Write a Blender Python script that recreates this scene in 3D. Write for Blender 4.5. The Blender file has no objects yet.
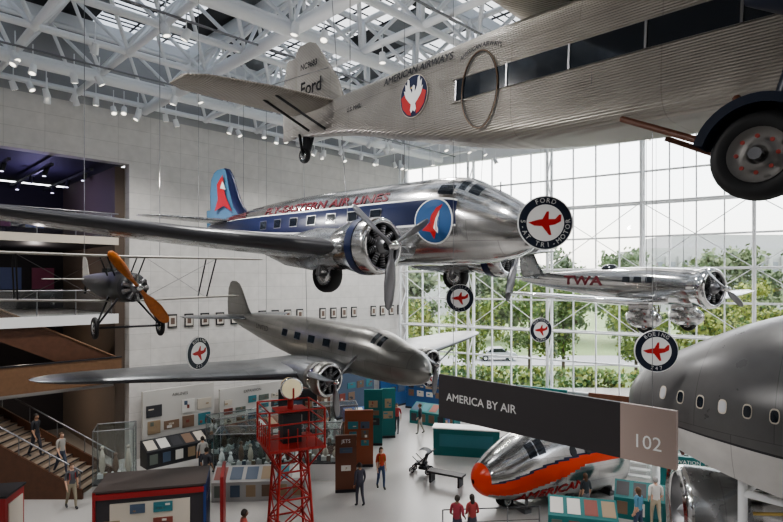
import bpy, math, random
from mathutils import Vector, Matrix, Euler, noise
random.seed(7)
R=math.radians
scene=bpy.context.scene
V=Vector
# ---------------------------------------------------------------- materials
MATS={}
def nt(name):
    m=bpy.data.materials.new(name); m.use_nodes=True
    t=m.node_tree; b=t.nodes['Principled BSDF']
    return m,t,b
def mat(name,col,rough=.5,metal=0.,noise_s=None,bump=None,emit=0,alpha=None,spec=None):
    if name in MATS: return MATS[name]
    m,t,b=nt(name); c=(*col,1)
    b.inputs['Base Color'].default_value=c
    b.inputs['Roughness'].default_value=rough
    b.inputs['Metallic'].default_value=metal
    if spec is not None: b.inputs['Specular IOR Level'].default_value=spec
    if emit:
        b.inputs['Emission Color'].default_value=c; b.inputs['Emission Strength'].default_value=emit
    if noise_s:
        sc,amt=noise_s
        tc=t.nodes.new('ShaderNodeTexCoord'); n=t.nodes.new('ShaderNodeTexNoise'); n.inputs['Scale'].default_value=sc; n.inputs['Detail'].default_value=5
        t.links.new(tc.outputs['Object'],n.inputs['Vector'])
        r=t.nodes.new('ShaderNodeMixRGB'); r.inputs[1].default_value=tuple(max(0,x*(1-amt)) for x in col)+(1,); r.inputs[2].default_value=tuple(min(1,x*(1+amt)) for x in col)+(1,)
        t.links.new(n.outputs['Fac'],r.inputs[0]); t.links.new(r.outputs[0],b.inputs['Base Color'])
        if bump:
            bp=t.nodes.new('ShaderNodeBump'); bp.inputs['Strength'].default_value=bump
            t.links.new(n.outputs['Fac'],bp.inputs['Height']); t.links.new(bp.outputs[0],b.inputs['Normal'])
    MATS[name]=m; return m
def panelmat(name,col,rough,metal,plane='xz',bw=1.,bh=.5,var=.06,mort=.72,offset=.5,msize=.009,bumpwave=None,nb=.08):
    if name in MATS: return MATS[name]
    m,t,b=nt(name)
    tc=t.nodes.new('ShaderNodeTexCoord'); sp=t.nodes.new('ShaderNodeSeparateXYZ'); cb=t.nodes.new('ShaderNodeCombineXYZ')
    t.links.new(tc.outputs['Object'],sp.inputs[0])
    t.links.new(sp.outputs['XYZ'.index(plane[0].upper())],cb.inputs[0]); t.links.new(sp.outputs['XYZ'.index(plane[1].upper())],cb.inputs[1])
    br=t.nodes.new('ShaderNodeTexBrick'); br.inputs['Scale'].default_value=1; br.offset=offset
    br.inputs['Brick Width'].default_value=bw; br.inputs['Row Height'].default_value=bh; br.inputs['Mortar Size'].default_value=msize; br.inputs['Mortar Smooth'].default_value=.3
    br.inputs['Color1'].default_value=tuple(x*(1-var) for x in col)+(1,)
    br.inputs['Color2'].default_value=tuple(min(1,x*(1+var)) for x in col)+(1,)
    br.inputs['Mortar'].default_value=tuple(x*mort for x in col)+(1,)
    t.links.new(cb.outputs[0],br.inputs['Vector'])
    n=t.nodes.new('ShaderNodeTexNoise'); n.inputs['Scale'].default_value=2.5; n.inputs['Detail'].default_value=6
    t.links.new(tc.outputs['Object'],n.inputs['Vector'])
    mx=t.nodes.new('ShaderNodeMixRGB'); mx.blend_type='MULTIPLY'; mx.inputs[0].default_value=.3
    t.links.new(br.outputs['Color'],mx.inputs[1]); t.links.new(n.outputs['Fac'],mx.inputs[2]); t.links.new(mx.outputs[0],b.inputs['Base Color'])
    mr=t.nodes.new('ShaderNodeMapRange'); mr.inputs['To Min'].default_value=rough*.7; mr.inputs['To Max'].default_value=rough*1.4
    t.links.new(n.outputs['Fac'],mr.inputs['Value']); t.links.new(mr.outputs[0],b.inputs['Roughness'])
    b.inputs['Metallic'].default_value=metal
    if bumpwave:
        ax,per,st=bumpwave
        w=t.nodes.new('ShaderNodeTexWave'); w.bands_direction=ax; w.inputs['Scale'].default_value=.314/per
        t.links.new(tc.outputs['Object'],w.inputs['Vector'])
        bp=t.nodes.new('ShaderNodeBump'); bp.inputs['Strength'].default_value=st; bp.inputs['Distance'].default_value=.02
        t.links.new(w.outputs['Fac'],bp.inputs['Height']); t.links.new(bp.outputs[0],b.inputs['Normal'])
    else:
        bp=t.nodes.new('ShaderNodeBump'); bp.inputs['Strength'].default_value=nb; bp.inputs['Distance'].default_value=.02
        t.links.new(n.outputs['Fac'],bp.inputs['Height']); t.links.new(bp.outputs[0],b.inputs['Normal'])
    MATS[name]=m; return m
def glassmat(name,tint=(.9,.95,.95),refl=.12,rough=.02):
    m,t,b=nt(name); t.nodes.remove(b)
    o=t.nodes['Material Output']; tr=t.nodes.new('ShaderNodeBsdfTransparent'); tr.inputs[0].default_value=(*tint,1)
    g=t.nodes.new('ShaderNodeBsdfGlossy'); g.inputs['Roughness'].default_value=rough
    mx=t.nodes.new('ShaderNodeMixShader'); mx.inputs[0].default_value=refl
    t.links.new(tr.outputs[0],mx.inputs[1]); t.links.new(g.outputs[0],mx.inputs[2]); t.links.new(mx.outputs[0],o.inputs[0])
    return m
SILV=panelmat('aluminium_skin',(.64,.635,.63),.15,.95,'xz',1.6,.55,.05,.6,msize=.008)
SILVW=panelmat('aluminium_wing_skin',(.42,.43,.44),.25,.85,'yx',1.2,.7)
GREYF=panelmat('grey_aluminium_skin',(.27,.265,.25),.32,.75,'xz',1.2,.5)
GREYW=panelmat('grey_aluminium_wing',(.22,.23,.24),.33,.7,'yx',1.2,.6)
CORR=panelmat('corrugated_aluminium',(.43,.405,.37),.36,.65,'xz',2.2,30,.03,.8,bumpwave=('Z',.035,.6))
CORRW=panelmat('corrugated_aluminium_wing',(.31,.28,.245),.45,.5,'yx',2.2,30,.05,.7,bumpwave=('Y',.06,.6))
CHROME=mat('polished_metal',(.74,.74,.74),.1,1.)
STEEL=mat('dull_steel',(.25,.25,.26),.35,.85)
DARK=mat('dark_grey',(.022,.022,.026),.5)
BLACK=mat('black_rubber',(.014,.014,.015),.6)
GLASSD=mat('dark_window',(.015,.02,.028),.08,spec=.8)
NAVY=mat('navy_paint',(.010,.017,.06),.3)
NAVYD=mat('dark_navy_paint',(.008,.014,.032),.35)
BLUE=mat('blue_paint',(.025,.09,.23),.4)
LBLUE=mat('light_blue_paint',(.08,.20,.32),.4)
RED=mat('red_paint',(.45,.018,.018),.4)
TXTRED=mat('maroon_paint',(.12,.006,.015),.55)
ORED=mat('orange_red_paint',(.68,.055,.015),.3)
WHITE=mat('white_paint',(.78,.78,.77),.45)
CREAM=mat('cream_paint',(.58,.52,.44),.5)
GOLD=mat('gold_brass',(.75,.55,.2),.35,.6)
WOODP=mat('varnished_wood',(.48,.15,.03),.3,noise_s=(14,.3))
TRUSS=mat('truss_white',(.80,.81,.82),.5)
WOOD=mat('walnut_panel',(.10,.045,.025),.5,noise_s=(5,.3))
WOODR=mat('wood_riser',(.18,.10,.055),.5,noise_s=(7,.25))
STEP=mat('stair_tread',(.27,.21,.16),.6)
TEAL=mat('teal_panel',(.012,.14,.14),.45)
BROWN=mat('brown_panel',(.13,.05,.028),.5)
SIGNG=mat('sign_charcoal',(.030,.026,.028),.5)
SIGNB=mat('sign_taupe',(.34,.265,.235),.5)
PLINTH=mat('grey_plinth',(.36,.35,.34),.5)
GLASS=glassmat('clear_glass',(.97,.98,.98),.05)
GLASSC=glassmat('case_glass',(.93,.96,.96),.07)
SKYL=glassmat('skylight_glass',(.24,.26,.28),.06,.2)
# ---------------------------------------------------------------- mesh builder
class MB:
    def __init__(s): s.v=[];s.f=[];s.m=[];s.sm=[];s.mats=[]
    def mi(s,m):
        if m not in s.mats: s.mats.append(m)
        return s.mats.index(m)
    def add(s,vs,fs,m,smooth=False,M=None):
        o=len(s.v)
        for p in vs:
            p=V(p)
            if M is not None: p=M@p
            s.v.append(p[:])
        for k,f in enumerate(fs):
            s.f.append(tuple(i+o for i in f)); mm=m[k] if isinstance(m,list) else m
            s.m.append(s.mi(mm)); s.sm.append(smooth)
    def box(s,c,sz,m,M=None,rz=0,rot=None):
        x,y,z=[a/2 for a in sz]
        vs=[V((i,j,k)) for i in(-x,x) for j in(-y,y) for k in(-z,z)]
        T=Matrix.Translation(V(c))@(rot.to_4x4() if rot else Matrix.Rotation(rz,4,'Z'))
        vs=[T@p for p in vs]
        s.add(vs,[(0,1,3,2),(4,6,7,5),(0,4,5,1),(2,3,7,6),(0,2,6,4),(1,5,7,3)],m,False,M)
    def tube(s,a,b,r,m,n=8,r2=None,M=None,caps=True):
        a=V(a);b=V(b);d=b-a
        if d.length<1e-6: return
        q=d.to_track_quat('Z','Y').to_matrix(); r2=r if r2 is None else r2
        vs=[a+q@V((r*math.cos(2*math.pi*i/n),r*math.sin(2*math.pi*i/n),0)) for i in range(n)]
        vs+=[b+q@V((r2*math.cos(2*math.pi*i/n),r2*math.sin(2*math.pi*i/n),0)) for i in range(n)]
        s.add(vs,[(i,(i+1)%n,n+(i+1)%n,n+i) for i in range(n)],m,n>5,M)
        if caps: s.add(vs,[tuple(range(n))[::-1],tuple(range(n,2*n))],m,False,M)
    def lathe(s,prof,m,M=None,n=28,smooth=True):
        vs=[];L=len(prof)
        for x,r in prof:
            for i in range(n):
                a=2*math.pi*i/n; vs.append((x,r*math.cos(a),r*math.sin(a)))
        fs=[];ms=[]
        for j in range(L-1):
            for i in range(n):
                fs.append((j*n+i,j*n+(i+1)%n,(j+1)*n+(i+1)%n,(j+1)*n+i)); ms.append(m[j] if isinstance(m,list) else m)
        s.add(vs,fs,ms,smooth,M)
    def ball(s,c,r,m,sc=(1,1,1),n=12,M=None,f=None):
        vs=[];k=n//2+1
        for j in range(k+1):
            p=math.pi*j/k
            for i in range(n):
                a=2*math.pi*i/n; q=V((math.sin(p)*math.cos(a)*r*sc[0],math.sin(p)*math.sin(a)*r*sc[1],math.cos(p)*r*sc[2]))
                if f: q=f(q)
                vs.append(V(c)+q)
        s.add(vs,[(j*n+i,(j+1)*n+i,(j+1)*n+(i+1)%n,j*n+(i+1)%n) for j in range(k) for i in range(n)],m,True,M)
    def grid(s,fn,us,ws,mf,wrap=False,smooth=True,M=None,skip=None):
        n=len(ws);vs=[fn(u,w) for u in us for w in ws];fs=[];ms=[]
        for i in range(len(us)-1):
            for j in range(n if wrap else n-1):
                um=(us[i]+us[i+1])/2; j2=(j+1)%n; w2=ws[j2] if j2 else ws[0]+2*math.pi
                wm=(ws[j]+w2)/2
                if skip and skip(um,wm): continue
                fs.append((i*n+j,i*n+j2,(i+1)*n+j2,(i+1)*n+j)); ms.append(mf(um,wm) if callable(mf) else mf)
        s.add(vs,fs,ms,smooth,M)
    def obj(s,name,parent=None,loc=(0,0,0),rot=(0,0,0)):
        me=bpy.data.meshes.new(name); me.from_pydata(s.v,[],s.f)
        for m in s.mats: me.materials.append(m)
        me.polygons.foreach_set('material_index',s.m); me.polygons.foreach_set('use_smooth',s.sm); me.update()
        o=bpy.data.objects.new(name,me); scene.collection.objects.link(o); o.location=loc; o.rotation_euler=rot
        if parent: o.parent=parent
        return o
def empty(name,loc=(0,0,0),rot=(0,0,0)):
    o=bpy.data.objects.new(name,None); scene.collection.objects.link(o); o.location=loc; o.rotation_euler=rot; o.empty_display_size=.3; return o
TC={}
def textpoly(body):
    if body in TC: return TC[body]
    cu=bpy.data.curves.new('t','FONT'); cu.body=body; cu.size=1; cu.align_x='CENTER'; cu.align_y='CENTER'; cu.resolution_u=3
    o=bpy.data.objects.new('t',cu); scene.collection.objects.link(o); dg=bpy.context.evaluated_depsgraph_get()
    me=bpy.data.meshes.new_from_object(o.evaluated_get(dg))
    r=([(v.co.x,v.co.y) for v in me.vertices],[tuple(p.vertices) for p in me.polygons])
    bpy.data.objects.remove(o); bpy.data.curves.remove(cu); bpy.data.meshes.remove(me); TC[body]=r; return r
def text(mb,body,size,m,fn,sx=1.,bold=0):
    vs,fs=textpoly(body)
    offs=[(0,0)] if not bold else [(0,0),(bold,0),(-bold,0),(0,bold),(0,-bold)]
    for ox,oy in offs: mb.add([fn(x*size*sx+ox,y*size+oy) for x,y in vs],fs,m)
def interp(st,s):
    n=len(st)
    if s<=st[0][0]: return st[0][1:]
    if s>=st[-1][0]: return st[-1][1:]
    for i in range(n-1):
        if st[i][0]<=s<=st[i+1][0]: break
    h=st[i+1][0]-st[i][0]; t=(s-st[i][0])/h; out=[]
    for k in range(1,len(st[0])):
        def sl(a,b): return (st[b][k]-st[a][k])/(st[b][0]-st[a][0])
        m0=sl(i,i+1) if i==0 else .5*(sl(i-1,i)+sl(i,i+1)); m1=sl(i,i+1) if i==n-2 else .5*(sl(i,i+1)+sl(i+1,i+2))
        if i==0: m0=sl(0,1)*1.5
        t2=t*t;t3=t2*t
        out.append((2*t3-3*t2+1)*st[i][k]+(t3-2*t2+t)*h*m0+(-2*t3+3*t2)*st[i+1][k]+(t3-t2)*h*m1)
    return out
class Fus:
    def __init__(s,st,sg=-1,e=2.2): s.st=st;s.sg=sg;s.e=e
    def pt(s,u,phi,off=0.):
        w,zc,h=interp(s.st,u); c,si=math.cos(phi),math.sin(phi); p=2/s.e
        return V((s.sg*u,(max(w,.01)+off)*math.copysign(abs(c)**p,c),zc+(max(h,.01)+off)*math.copysign(abs(si)**p,si)))
    def side(s,u,z,right,off=.012):
        w,zc,h=interp(s.st,u); q=max(-.999,min(.999,(z-zc)/(h+off))); si=math.copysign(abs(q)**(s.e/2),q)
        th=math.asin(si); return s.pt(u,(math.pi-th) if right else th,off)
def lin(a,b,n): return [a+(b-a)*i/(n-1) for i in range(n)]
def foil(n=9):
    pts=[]
    def y(x): return 5*(.2969*math.sqrt(x)-.126*x-.3516*x*x+.2843*x**3-.1015*x**4)
    xs=[(1-math.cos(math.pi*i/n))/2 for i in range(n+1)]
    for x in reversed(xs): pts.append((x,y(x)))
    for x in xs[1:-1]: pts.append((x,-y(x)*.75))
    return pts
FO=foil()
def wing(mb,secs,m,vert=False):
    n=len(FO);vs=[]
    for (xl,y,z,c,t) in secs:
        for x,yy in FO:
            vs.append((xl-c*x,y,z+c*t*yy) if not vert else (xl-c*x,y+c*t*yy,z))
    fs=[];ms=[]
    for i in range(len(secs)-1):
        for j in range(n):
            fs.append((i*n+j,i*n+(j+1)%n,(i+1)*n+(j+1)%n,(i+1)*n+j))
            x=(FO[j][0]+FO[(j+1)%n][0])/2
            ms.append(m(i,x) if callable(m) else m)
    mb.add(vs,fs,ms,True)
    e=len(secs)-1
    mb.add(vs,[tuple(range(n)),tuple(e*n+i for i in range(n))[::-1]],ms[-1])
def prop(mb,c,rad,nb,phase,m,hub=None,width=1.):
    for b in range(nb):
        a=phase+2*math.pi*b/nb; M=Matrix.Translation(V(c))@Matrix.Rotation(a,4,'X')
        secs=[(.06,.05,.05,80),(.18,.055,.045,60),(.35,.11,.03,45),(.6,.13,.02,30),(.85,.11,.013,22),(.96,.075,.01,20),(1.,.02,.006,18)]
        vs=[]
        for r,ch,th,tw in secs:
            for k in range(8):
                q=2*math.pi*k/8; p=V((math.sin(q)*th*rad*.8,math.cos(q)*ch*rad*width,0)); p=Matrix.Rotation(R(tw),3,'Z')@p; vs.append((p.x,p.y,r*rad))
        fs=[(i*8+k,i*8+(k+1)%8,(i+1)*8+(k+1)%8,(i+1)*8+k) for i in range(6) for k in range(8)]+[tuple(48+k for k in range(8))]
        mb.add(vs,fs,m,True,M)
    h=hub or STEEL; rr=rad*.075
    mb.lathe([(-.12*rad,rr),(.05*rad,rr),(.12*rad,rr*.8),(.16*rad,rr*.4),(.17*rad,.001)],h,Matrix.Translation(V(c)),16)
def radial(mb,c,Rr,L,cm,ring=None,cyl=9,cowl=True,back=.75):
    T=Matrix.Translation(V(c))
    if cowl:
        rm=ring or cm
        mb.lathe([(-L,Rr*back),(-L*.65,Rr*.93),(-L*.4,Rr),(-.22*Rr,Rr),(-.06*Rr,Rr*.95),(0,Rr*.88),(-.02*Rr,Rr*.8),(-.12*Rr,Rr*.76),(-.5*Rr,Rr*.76)],[cm,rm,cm,cm,rm,rm,STEEL,DARK],T,36)
        mb.lathe([(-.5*Rr,Rr*.76),(-.5*Rr,.001)],DARK,T,24)
    for i in range(cyl):
        a=2*math.pi*i/cyl; d=V((0,math.cos(a),math.sin(a))); cc=V(c)+V((-.22*Rr,0,0))
        mb.tube(cc+d*Rr*.2,cc+d*Rr*.72,Rr*.13,STEEL,10)
        for k in range(4): mb.tube(cc+d*Rr*(.38+.09*k),cc+d*Rr*(.41+.09*k),Rr*.155,DARK if cowl else STEEL,10)
        mb.tube(cc+V((.12*Rr,0,0))+d*Rr*.15,cc+V((.12*Rr,0,0))+d*Rr*.68,Rr*.02,CHROME,6)
    mb.lathe([(-.5*Rr,Rr*.3),(-.05*Rr,Rr*.3),(.05*Rr,Rr*.22),(.15*Rr,Rr*.12),(.16*Rr,.001)],STEEL,T,20)
def wheel(mb,c,r,w,axis='y',hub=CHROME,M=None):
    T=Matrix.Translation(V(c))@(Matrix.Rotation(R(90),4,'Z') if axis=='y' else Matrix.Identity(4))
    if M is not None: T=M@T
    k=w/2
    mb.lathe([(-k*.7,r*.62),(-k,r*.78),(-k*.85,r*.93),(-k*.4,r),(k*.4,r),(k*.85,r*.93),(k,r*.78),(k*.7,r*.62)],BLACK,T,32)
    mb.lathe([(-k*.45,.001),(-k*.55,r*.2),(-k*.9,r*.22),(-k*.5,r*.3),(-k*.45,r*.55),(-k*.8,r*.62)],hub,T,32)
    mb.lathe([(k*.45,.001),(k*.55,r*.2),(k*.9,r*.22),(k*.5,r*.3),(k*.45,r*.55),(k*.8,r*.62)],hub,T,32)
CB=MB()
def cables(parent,pts,ztop=17.):
    bpy.context.view_layer.update()
    for p,dx,dy in pts:
        w=parent.matrix_world@V(p); CB.tube(w,V((w.x+dx,w.y+dy,ztop)),.010,STEEL,5,caps=False)
# ---------------------------------------------------------------- room shell
C=V((1,40,0)); STY=R(225); WDY=math.atan2(-.543,.84)
def SW(t,y,z=0): return V((C.x-.7071*t+.7071*y, C.y-.7071*t-.7071*y, z))
dw=V((.84,-.543,0)).normalized(); nin=V((-.543,-.84,0)).normalized()
def WW(t,y,z=0): return C+dw*t+nin*y+V((0,0,z))
STONE=panelmat('limestone_wall',(.69,.665,.635),.7,0,'xz',1.5,.75,.03,.78,offset=0,msize=.012)
FLOORM=mat('terrazzo_floor',(.44,.425,.405),.25,noise_s=(30,.12))
mb=MB(); mb.box((9.5,-.3,8.25),(19,.6,16.5),STONE); mb.box((32,-.3,15.3),(26,.6,2.4),STONE); mb.obj('wall_stone',None,C,(0,0,STY))
mb=MB(); mb.box((22.4,-.32,18.4),(45,.6,3.8),mat('upper_wall_grey',(.36,.36,.36),.8)); mb.obj('wall_clerestory',None,C,(0,0,STY))
mb=MB(); mb.box((8,14,-.15),(66,62,.3),FLOORM)
mb.obj('floor')
mb=MB()
for i in range(20):
    t=.6+i*.86
    if i in(4,9,14): continue
    mb.box((t,.035,6.55),(.46,.06,.68),DARK); mb.box((t,.07,6.55),(.36,.02,.52),mat('photo_mount',(.6,.56,.5),.6)); mb.box((t,.083,6.55),(.2,.02,.32),mat('photo_print',(.15,.1,.08),.6))
mb.obj('framed_photographs',None,C,(0,0,STY))
REC=mat('gallery_dark_wall',(.04,.038,.045),.8); PUR=mat('gallery_ceiling_paint',(.04,.037,.06),.7)
mb=MB(); mb.box((32,-9.2,7),(26,.3,14),REC); mb.obj('wall_gallery_back',None,C,(0,0,STY))
mb=MB(); mb.box((19.2,-4.9,7),(.5,8.6,14),mat('gallery_side_wall',(.13,.10,.08),.7)); mb.obj('wall_gallery_side',None,C,(0,0,STY))
mb=MB(); mb.box((32,-4.9,14.25),(26,8.6,.3),PUR)
for i in range(8):
    mb.box((20.5+i*1.6,-4.6,13.7),(.12,8.2,.12),DARK)
    for j in range(3):
        mb.tube((20.5+i*1.6,-1.4-j*2.6,13.65),(20.6+i*1.6,-1.4-j*2.6,13.3),.1,DARK,10); mb.box((20.6+i*1.6,-1.4-j*2.6,13.28),(.12,.12,.03),mat('downlight_pale',(.8,.77,1.),.5,emit=3))
mb.obj('ceiling_gallery',None,C,(0,0,STY))
mb=MB(); mb.box((32.2,-4.6,6.8),(25.4,9.2,.4),PLINTH); mb.box((32.2,.02,6.8),(25.4,.06,.45),WHITE); mb.box((32.2,-4.6,10.4),(25.4,9.2,.3),DARK); mb.box((32.2,.02,10.4),(25.4,.06,.35),CREAM); mb.obj('floor_gallery_upper',None,C,(0,0,STY))
mb=MB(); mb.box((32.2,-4.9,3.7),(25.4,8.6,.3),PLINTH)
mb.obj('floor_gallery_middle',None,C,(0,0,STY))
mb=MB(); mb.box((25.2,.08,4.4),(11.6,.12,1.15),WOODR); mb.box((25.2,.08,5.0),(11.6,.18,.06),DARK)
mb.obj('wood_balustrade',None,C,(0,0,STY))
mb=MB()
for z in (7.55,11.1):
    for i in range(8):
        mb.box((20.5+i*1.5,.0,z),(1.44,.02,1.05),GLASSC); mb.tube((19.8+i*1.5,0,z-.55),(19.8+i*1.5,0,z+.55),.025,STEEL)
    mb.tube((19.5,0,z+.57),(32,0,z+.57),.035,STEEL)
mb.obj('glass_railing',None,C,(0,0,STY))
for (t,z,e,col) in((22,12.6,150,(.6,.52,1)),(26,12.6,130,(.6,.52,1)),(22.5,5.6,80,(1,.82,.65)),(22.5,2.6,130,(1,.85,.7)),(22,9.2,90,(.95,.85,.8))):
    l=bpy.data.lights.new('gallery_light','POINT'); l.energy=e; l.color=col; l.shadow_soft_size=.1
    o=bpy.data.objects.new('gallery_light',l); o.location=SW(t,-4,z); scene.collection.objects.link(o)
mb=MB()
PM=mat('poster_magenta',(.25,.06,.12),.5); PB=mat('poster_blue',(.08,.12,.3),.5)
for i in range(5): mb.box((20.5+i*1.6,-8.9,8.7),(1.1,.1,1.2),[PM,PB,CREAM][i%3]); mb.box((20.9+i*1.6,-8.9,12.1),(.9,.1,1.1),[PB,PM,CREAM][i%3])
mb.obj('wall_posters',None,C,(0,0,STY))
# window wall -------------------------------------------------
mb=MB(); L=34
sp=1.3
for i in range(int(L/sp)+1):
    t=i*sp+.1
    big=(i%4==0)
    mb.box((t,0,9.2),(.07 if not big else .13,.14,14.6),TRUSS)
    if big:
        mb.tube((t,-.9,0),(t,-.9,17),.09,TRUSS,8)
        mb.tube((t,-.1,.6),(t,-.1,17),.07,TRUSS,8)
        z=.8;k=0
        while z<16:
            mb.tube((t,-.1 if k%2 else -.9,z),(t,-.9 if k%2 else -.1,z+1.4),.045,TRUSS,6); z+=1.4;k+=1
for j in range(9):
    z=1.9+j*1.83
    mb.box((L/2,0,z),(L,.12,.10),TRUSS)
for j in (2,4,6): mb.tube((0,-.9,1.9+j*1.83),(L,-.9,1.9+j*1.83),.06,TRUSS,8)
for i in range(7):
    t=i*sp*4+.1
    for z0 in (1.9+2*1.83,1.9+4*1.83):
        mb.tube((t,-.9,z0),(t+sp*4,-.9,z0+2*1.83),.025,TRUSS,6); mb.tube((t+sp*4,-.9,z0),(t,-.9,z0+2*1.83),.025,TRUSS,6)
mb.obj('window_frame',None,C,(0,0,WDY))
mb=MB(); mb.box((L/2,.03,9.3),(L,.012,14.8),GLASS); mb.obj('window_1',None,C,(0,0,WDY))
mb=MB(); mb.box((L/2,.05,.95),(L,.3,1.9),mat('sill_wall_grey',(.32,.34,.35),.6)); mb.obj('wall_window_sill',None,C,(0,0,WDY))
mb=MB(); mb.box((L/2,.0,17.6),(L,.4,2.2),TRUSS); mb.obj('wall_window_header',None,C,(0,0,WDY))
mb=MB(); mb.box((6,-10,9),(66,.4,21),STONE); mb.obj('wall_rear')
mb=MB(); mb.box((-26,4,9),(.4,28,21),STONE); mb.obj('wall_left')
mb=MB(); mb.box((30,5.3,9),(.4,31,21),STONE); mb.obj('wall_right')
mb=MB(); mb.box((0,-4.8,6.75),(30,10.,.3),PLINTH); mb.obj('floor_balcony')
# roof ---------------------------------------------------------
def inside(p,m=.4): return (p-C).dot(nin)>m and p.y>-9.5 and p.x<29.5 and p.x>-25.5
def RP(a,b,z): return SW(a,b,z)
mb=MB(); st=3.0
def member(p,q,r,n=6):
    if inside(p) and inside(q): mb.tube(p,q,r,TRUSS,n,caps=False)
for i in range(-4,17):
    for j in range(0,14):
        a=i*st+.3;b=j*st+.3; z0=16.9; z1=19.0
        p=RP(a,b,z0)
        member(p,RP(a+st,b,z0),.125); member(p,RP(a,b+st,z0),.125)
        q=RP(a+st/2,b+st/2,z1)
        member(q,RP(a+st*1.5,b+st/2,z1),.11); member(q,RP(a+st/2,b+st*1.5,z1),.11)
        for da in(0,st):
            for db in(0,st): member(RP(a+da,b+db,z0),q,.08)
        if inside(p): mb.ball(p,.19,TRUSS,n=8)
ROOF=mb.obj('roof_truss')
mb=MB()
for i in range(-4,17,3):
    for k in range(0,39):
        p=RP(i*st+.3+st/2,k+.5,19.35); q=RP(i*st+.3+st/2,k+1.5,19.35)
        if inside(p) and inside(q):
            c=(p+q)/2; mb.box(c,(1.02,.3,.6),TRUSS,rz=math.atan2((q-p).y,(q-p).x))
for j in range(0,14,2):
    for k in range(-10,48):
        p=RP(k,j*st+.3+st/2,19.3); q=RP(k+1,j*st+.3+st/2,19.3)
        if inside(p) and inside(q):
            c=(p+q)/2; mb.box(c,(1.02,.22,.45),TRUSS,rz=math.atan2((q-p).y,(q-p).x))
for b in (3.3,12.3,21.3):
    for k in range(-10,44):
        p=RP(k,b,16.7); q=RP(k+1,b,16.7)
        if inside(p) and inside(q): mb.tube(p,q,.2,TRUSS,12,caps=False)
for a_ in (9.3,18.3,27.3):
    for k in range(0,36):
        p=RP(a_,k,16.75); q=RP(a_,k+1,16.75)
        if inside(p) and inside(q): mb.tube(p,q,.2,TRUSS,12,caps=False)
mb.obj('roof_beams')
mb=MB(); ROOFD=mat('roof_panel_grey',(.05,.052,.056),.7); ROOFL=mat('roof_panel_light',(.25,.26,.27),.7)
cs=1.5
for i in range(-6,34):
    for j in range(0,26):
        a=i*cs;b=j*cs; p=RP(a+cs/2,b+cs/2,19.8)
        if not inside(p,-1): continue
        k=(i//2+2*(j//2))%5
        m=SKYL if k in(0,1,3) else (ROOFD if k==2 else ROOFL)
        mb.add([RP(a,b,19.8),RP(a+cs,b,19.8),RP(a+cs,b+cs,19.8),RP(a,b+cs,19.8)],[(0,1,2,3)],m)
        if m is SKYL:
            for q in(.25,.5,.75): mb.tube(RP(a,b+cs*q,19.75),RP(a+cs,b+cs*q,19.75),.035,ROOFD,4,caps=False)
            mb.tube(RP(a,b,19.75),RP(a,b+cs,19.75),.05,ROOFD,4,caps=False)
mb.obj('ceiling')
mb=MB()
for n in range(130):
    a=random.uniform(-3,30);b=random.choice([.9,1.2,4.5,7.5,10.5,13.5,16.5,19.5]); p=RP(a,b,random.uniform(16.0,16.5))
    if not inside(p,1) : continue
    mb.tube(p+V((0,0,.15)),p+V((0,0,.9)),.02,TRUSS,5)
    d=V((random.uniform(-.6,.6),random.uniform(-.6,.6),-1)).normalized()
    mb.tube(p+d*-.18,p+d*.18,.11,TRUSS,10,r2=.14); mb.tube(p+d*.18,p+d*.185,.1,mat('lamp_lens',(1,.93,.8),.4,emit=3),10)
for b in (4.5,10.5,16.5):
    for k in range(-8,38):
        p=RP(k,b,16.75);q=RP(k+1,b,16.75)
        if inside(p) and inside(q): mb.tube(p,q,.04,STEEL,6,caps=False)
mb.obj('track_lights')
def spot(a,b,e,z=16.2,ang=130,col=(1,.975,.945),tgt=None):
    p=RP(a,b,z); l=bpy.data.lights.new('spot_lamp','SPOT'); l.energy=e; l.spot_size=R(ang); l.spot_blend=.8; l.shadow_soft_size=.25; l.color=col
    o=bpy.data.objects.new('spot_lamp',l); o.location=p; scene.collection.objects.link(o)
    if tgt is not None: o.rotation_euler=(V(tgt)-p).to_track_quat('-Z','Y').to_euler()
for a in (4,12,20,28):
    for b in (4.5,13,22): spot(a,b,1650 if a<20 else 2100)
spot(30,16,1900,14.5,tgt=(2,9,11)); spot(22,8,1100,12,tgt=(-1,19,10)); spot(6,3,600,15)
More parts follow.
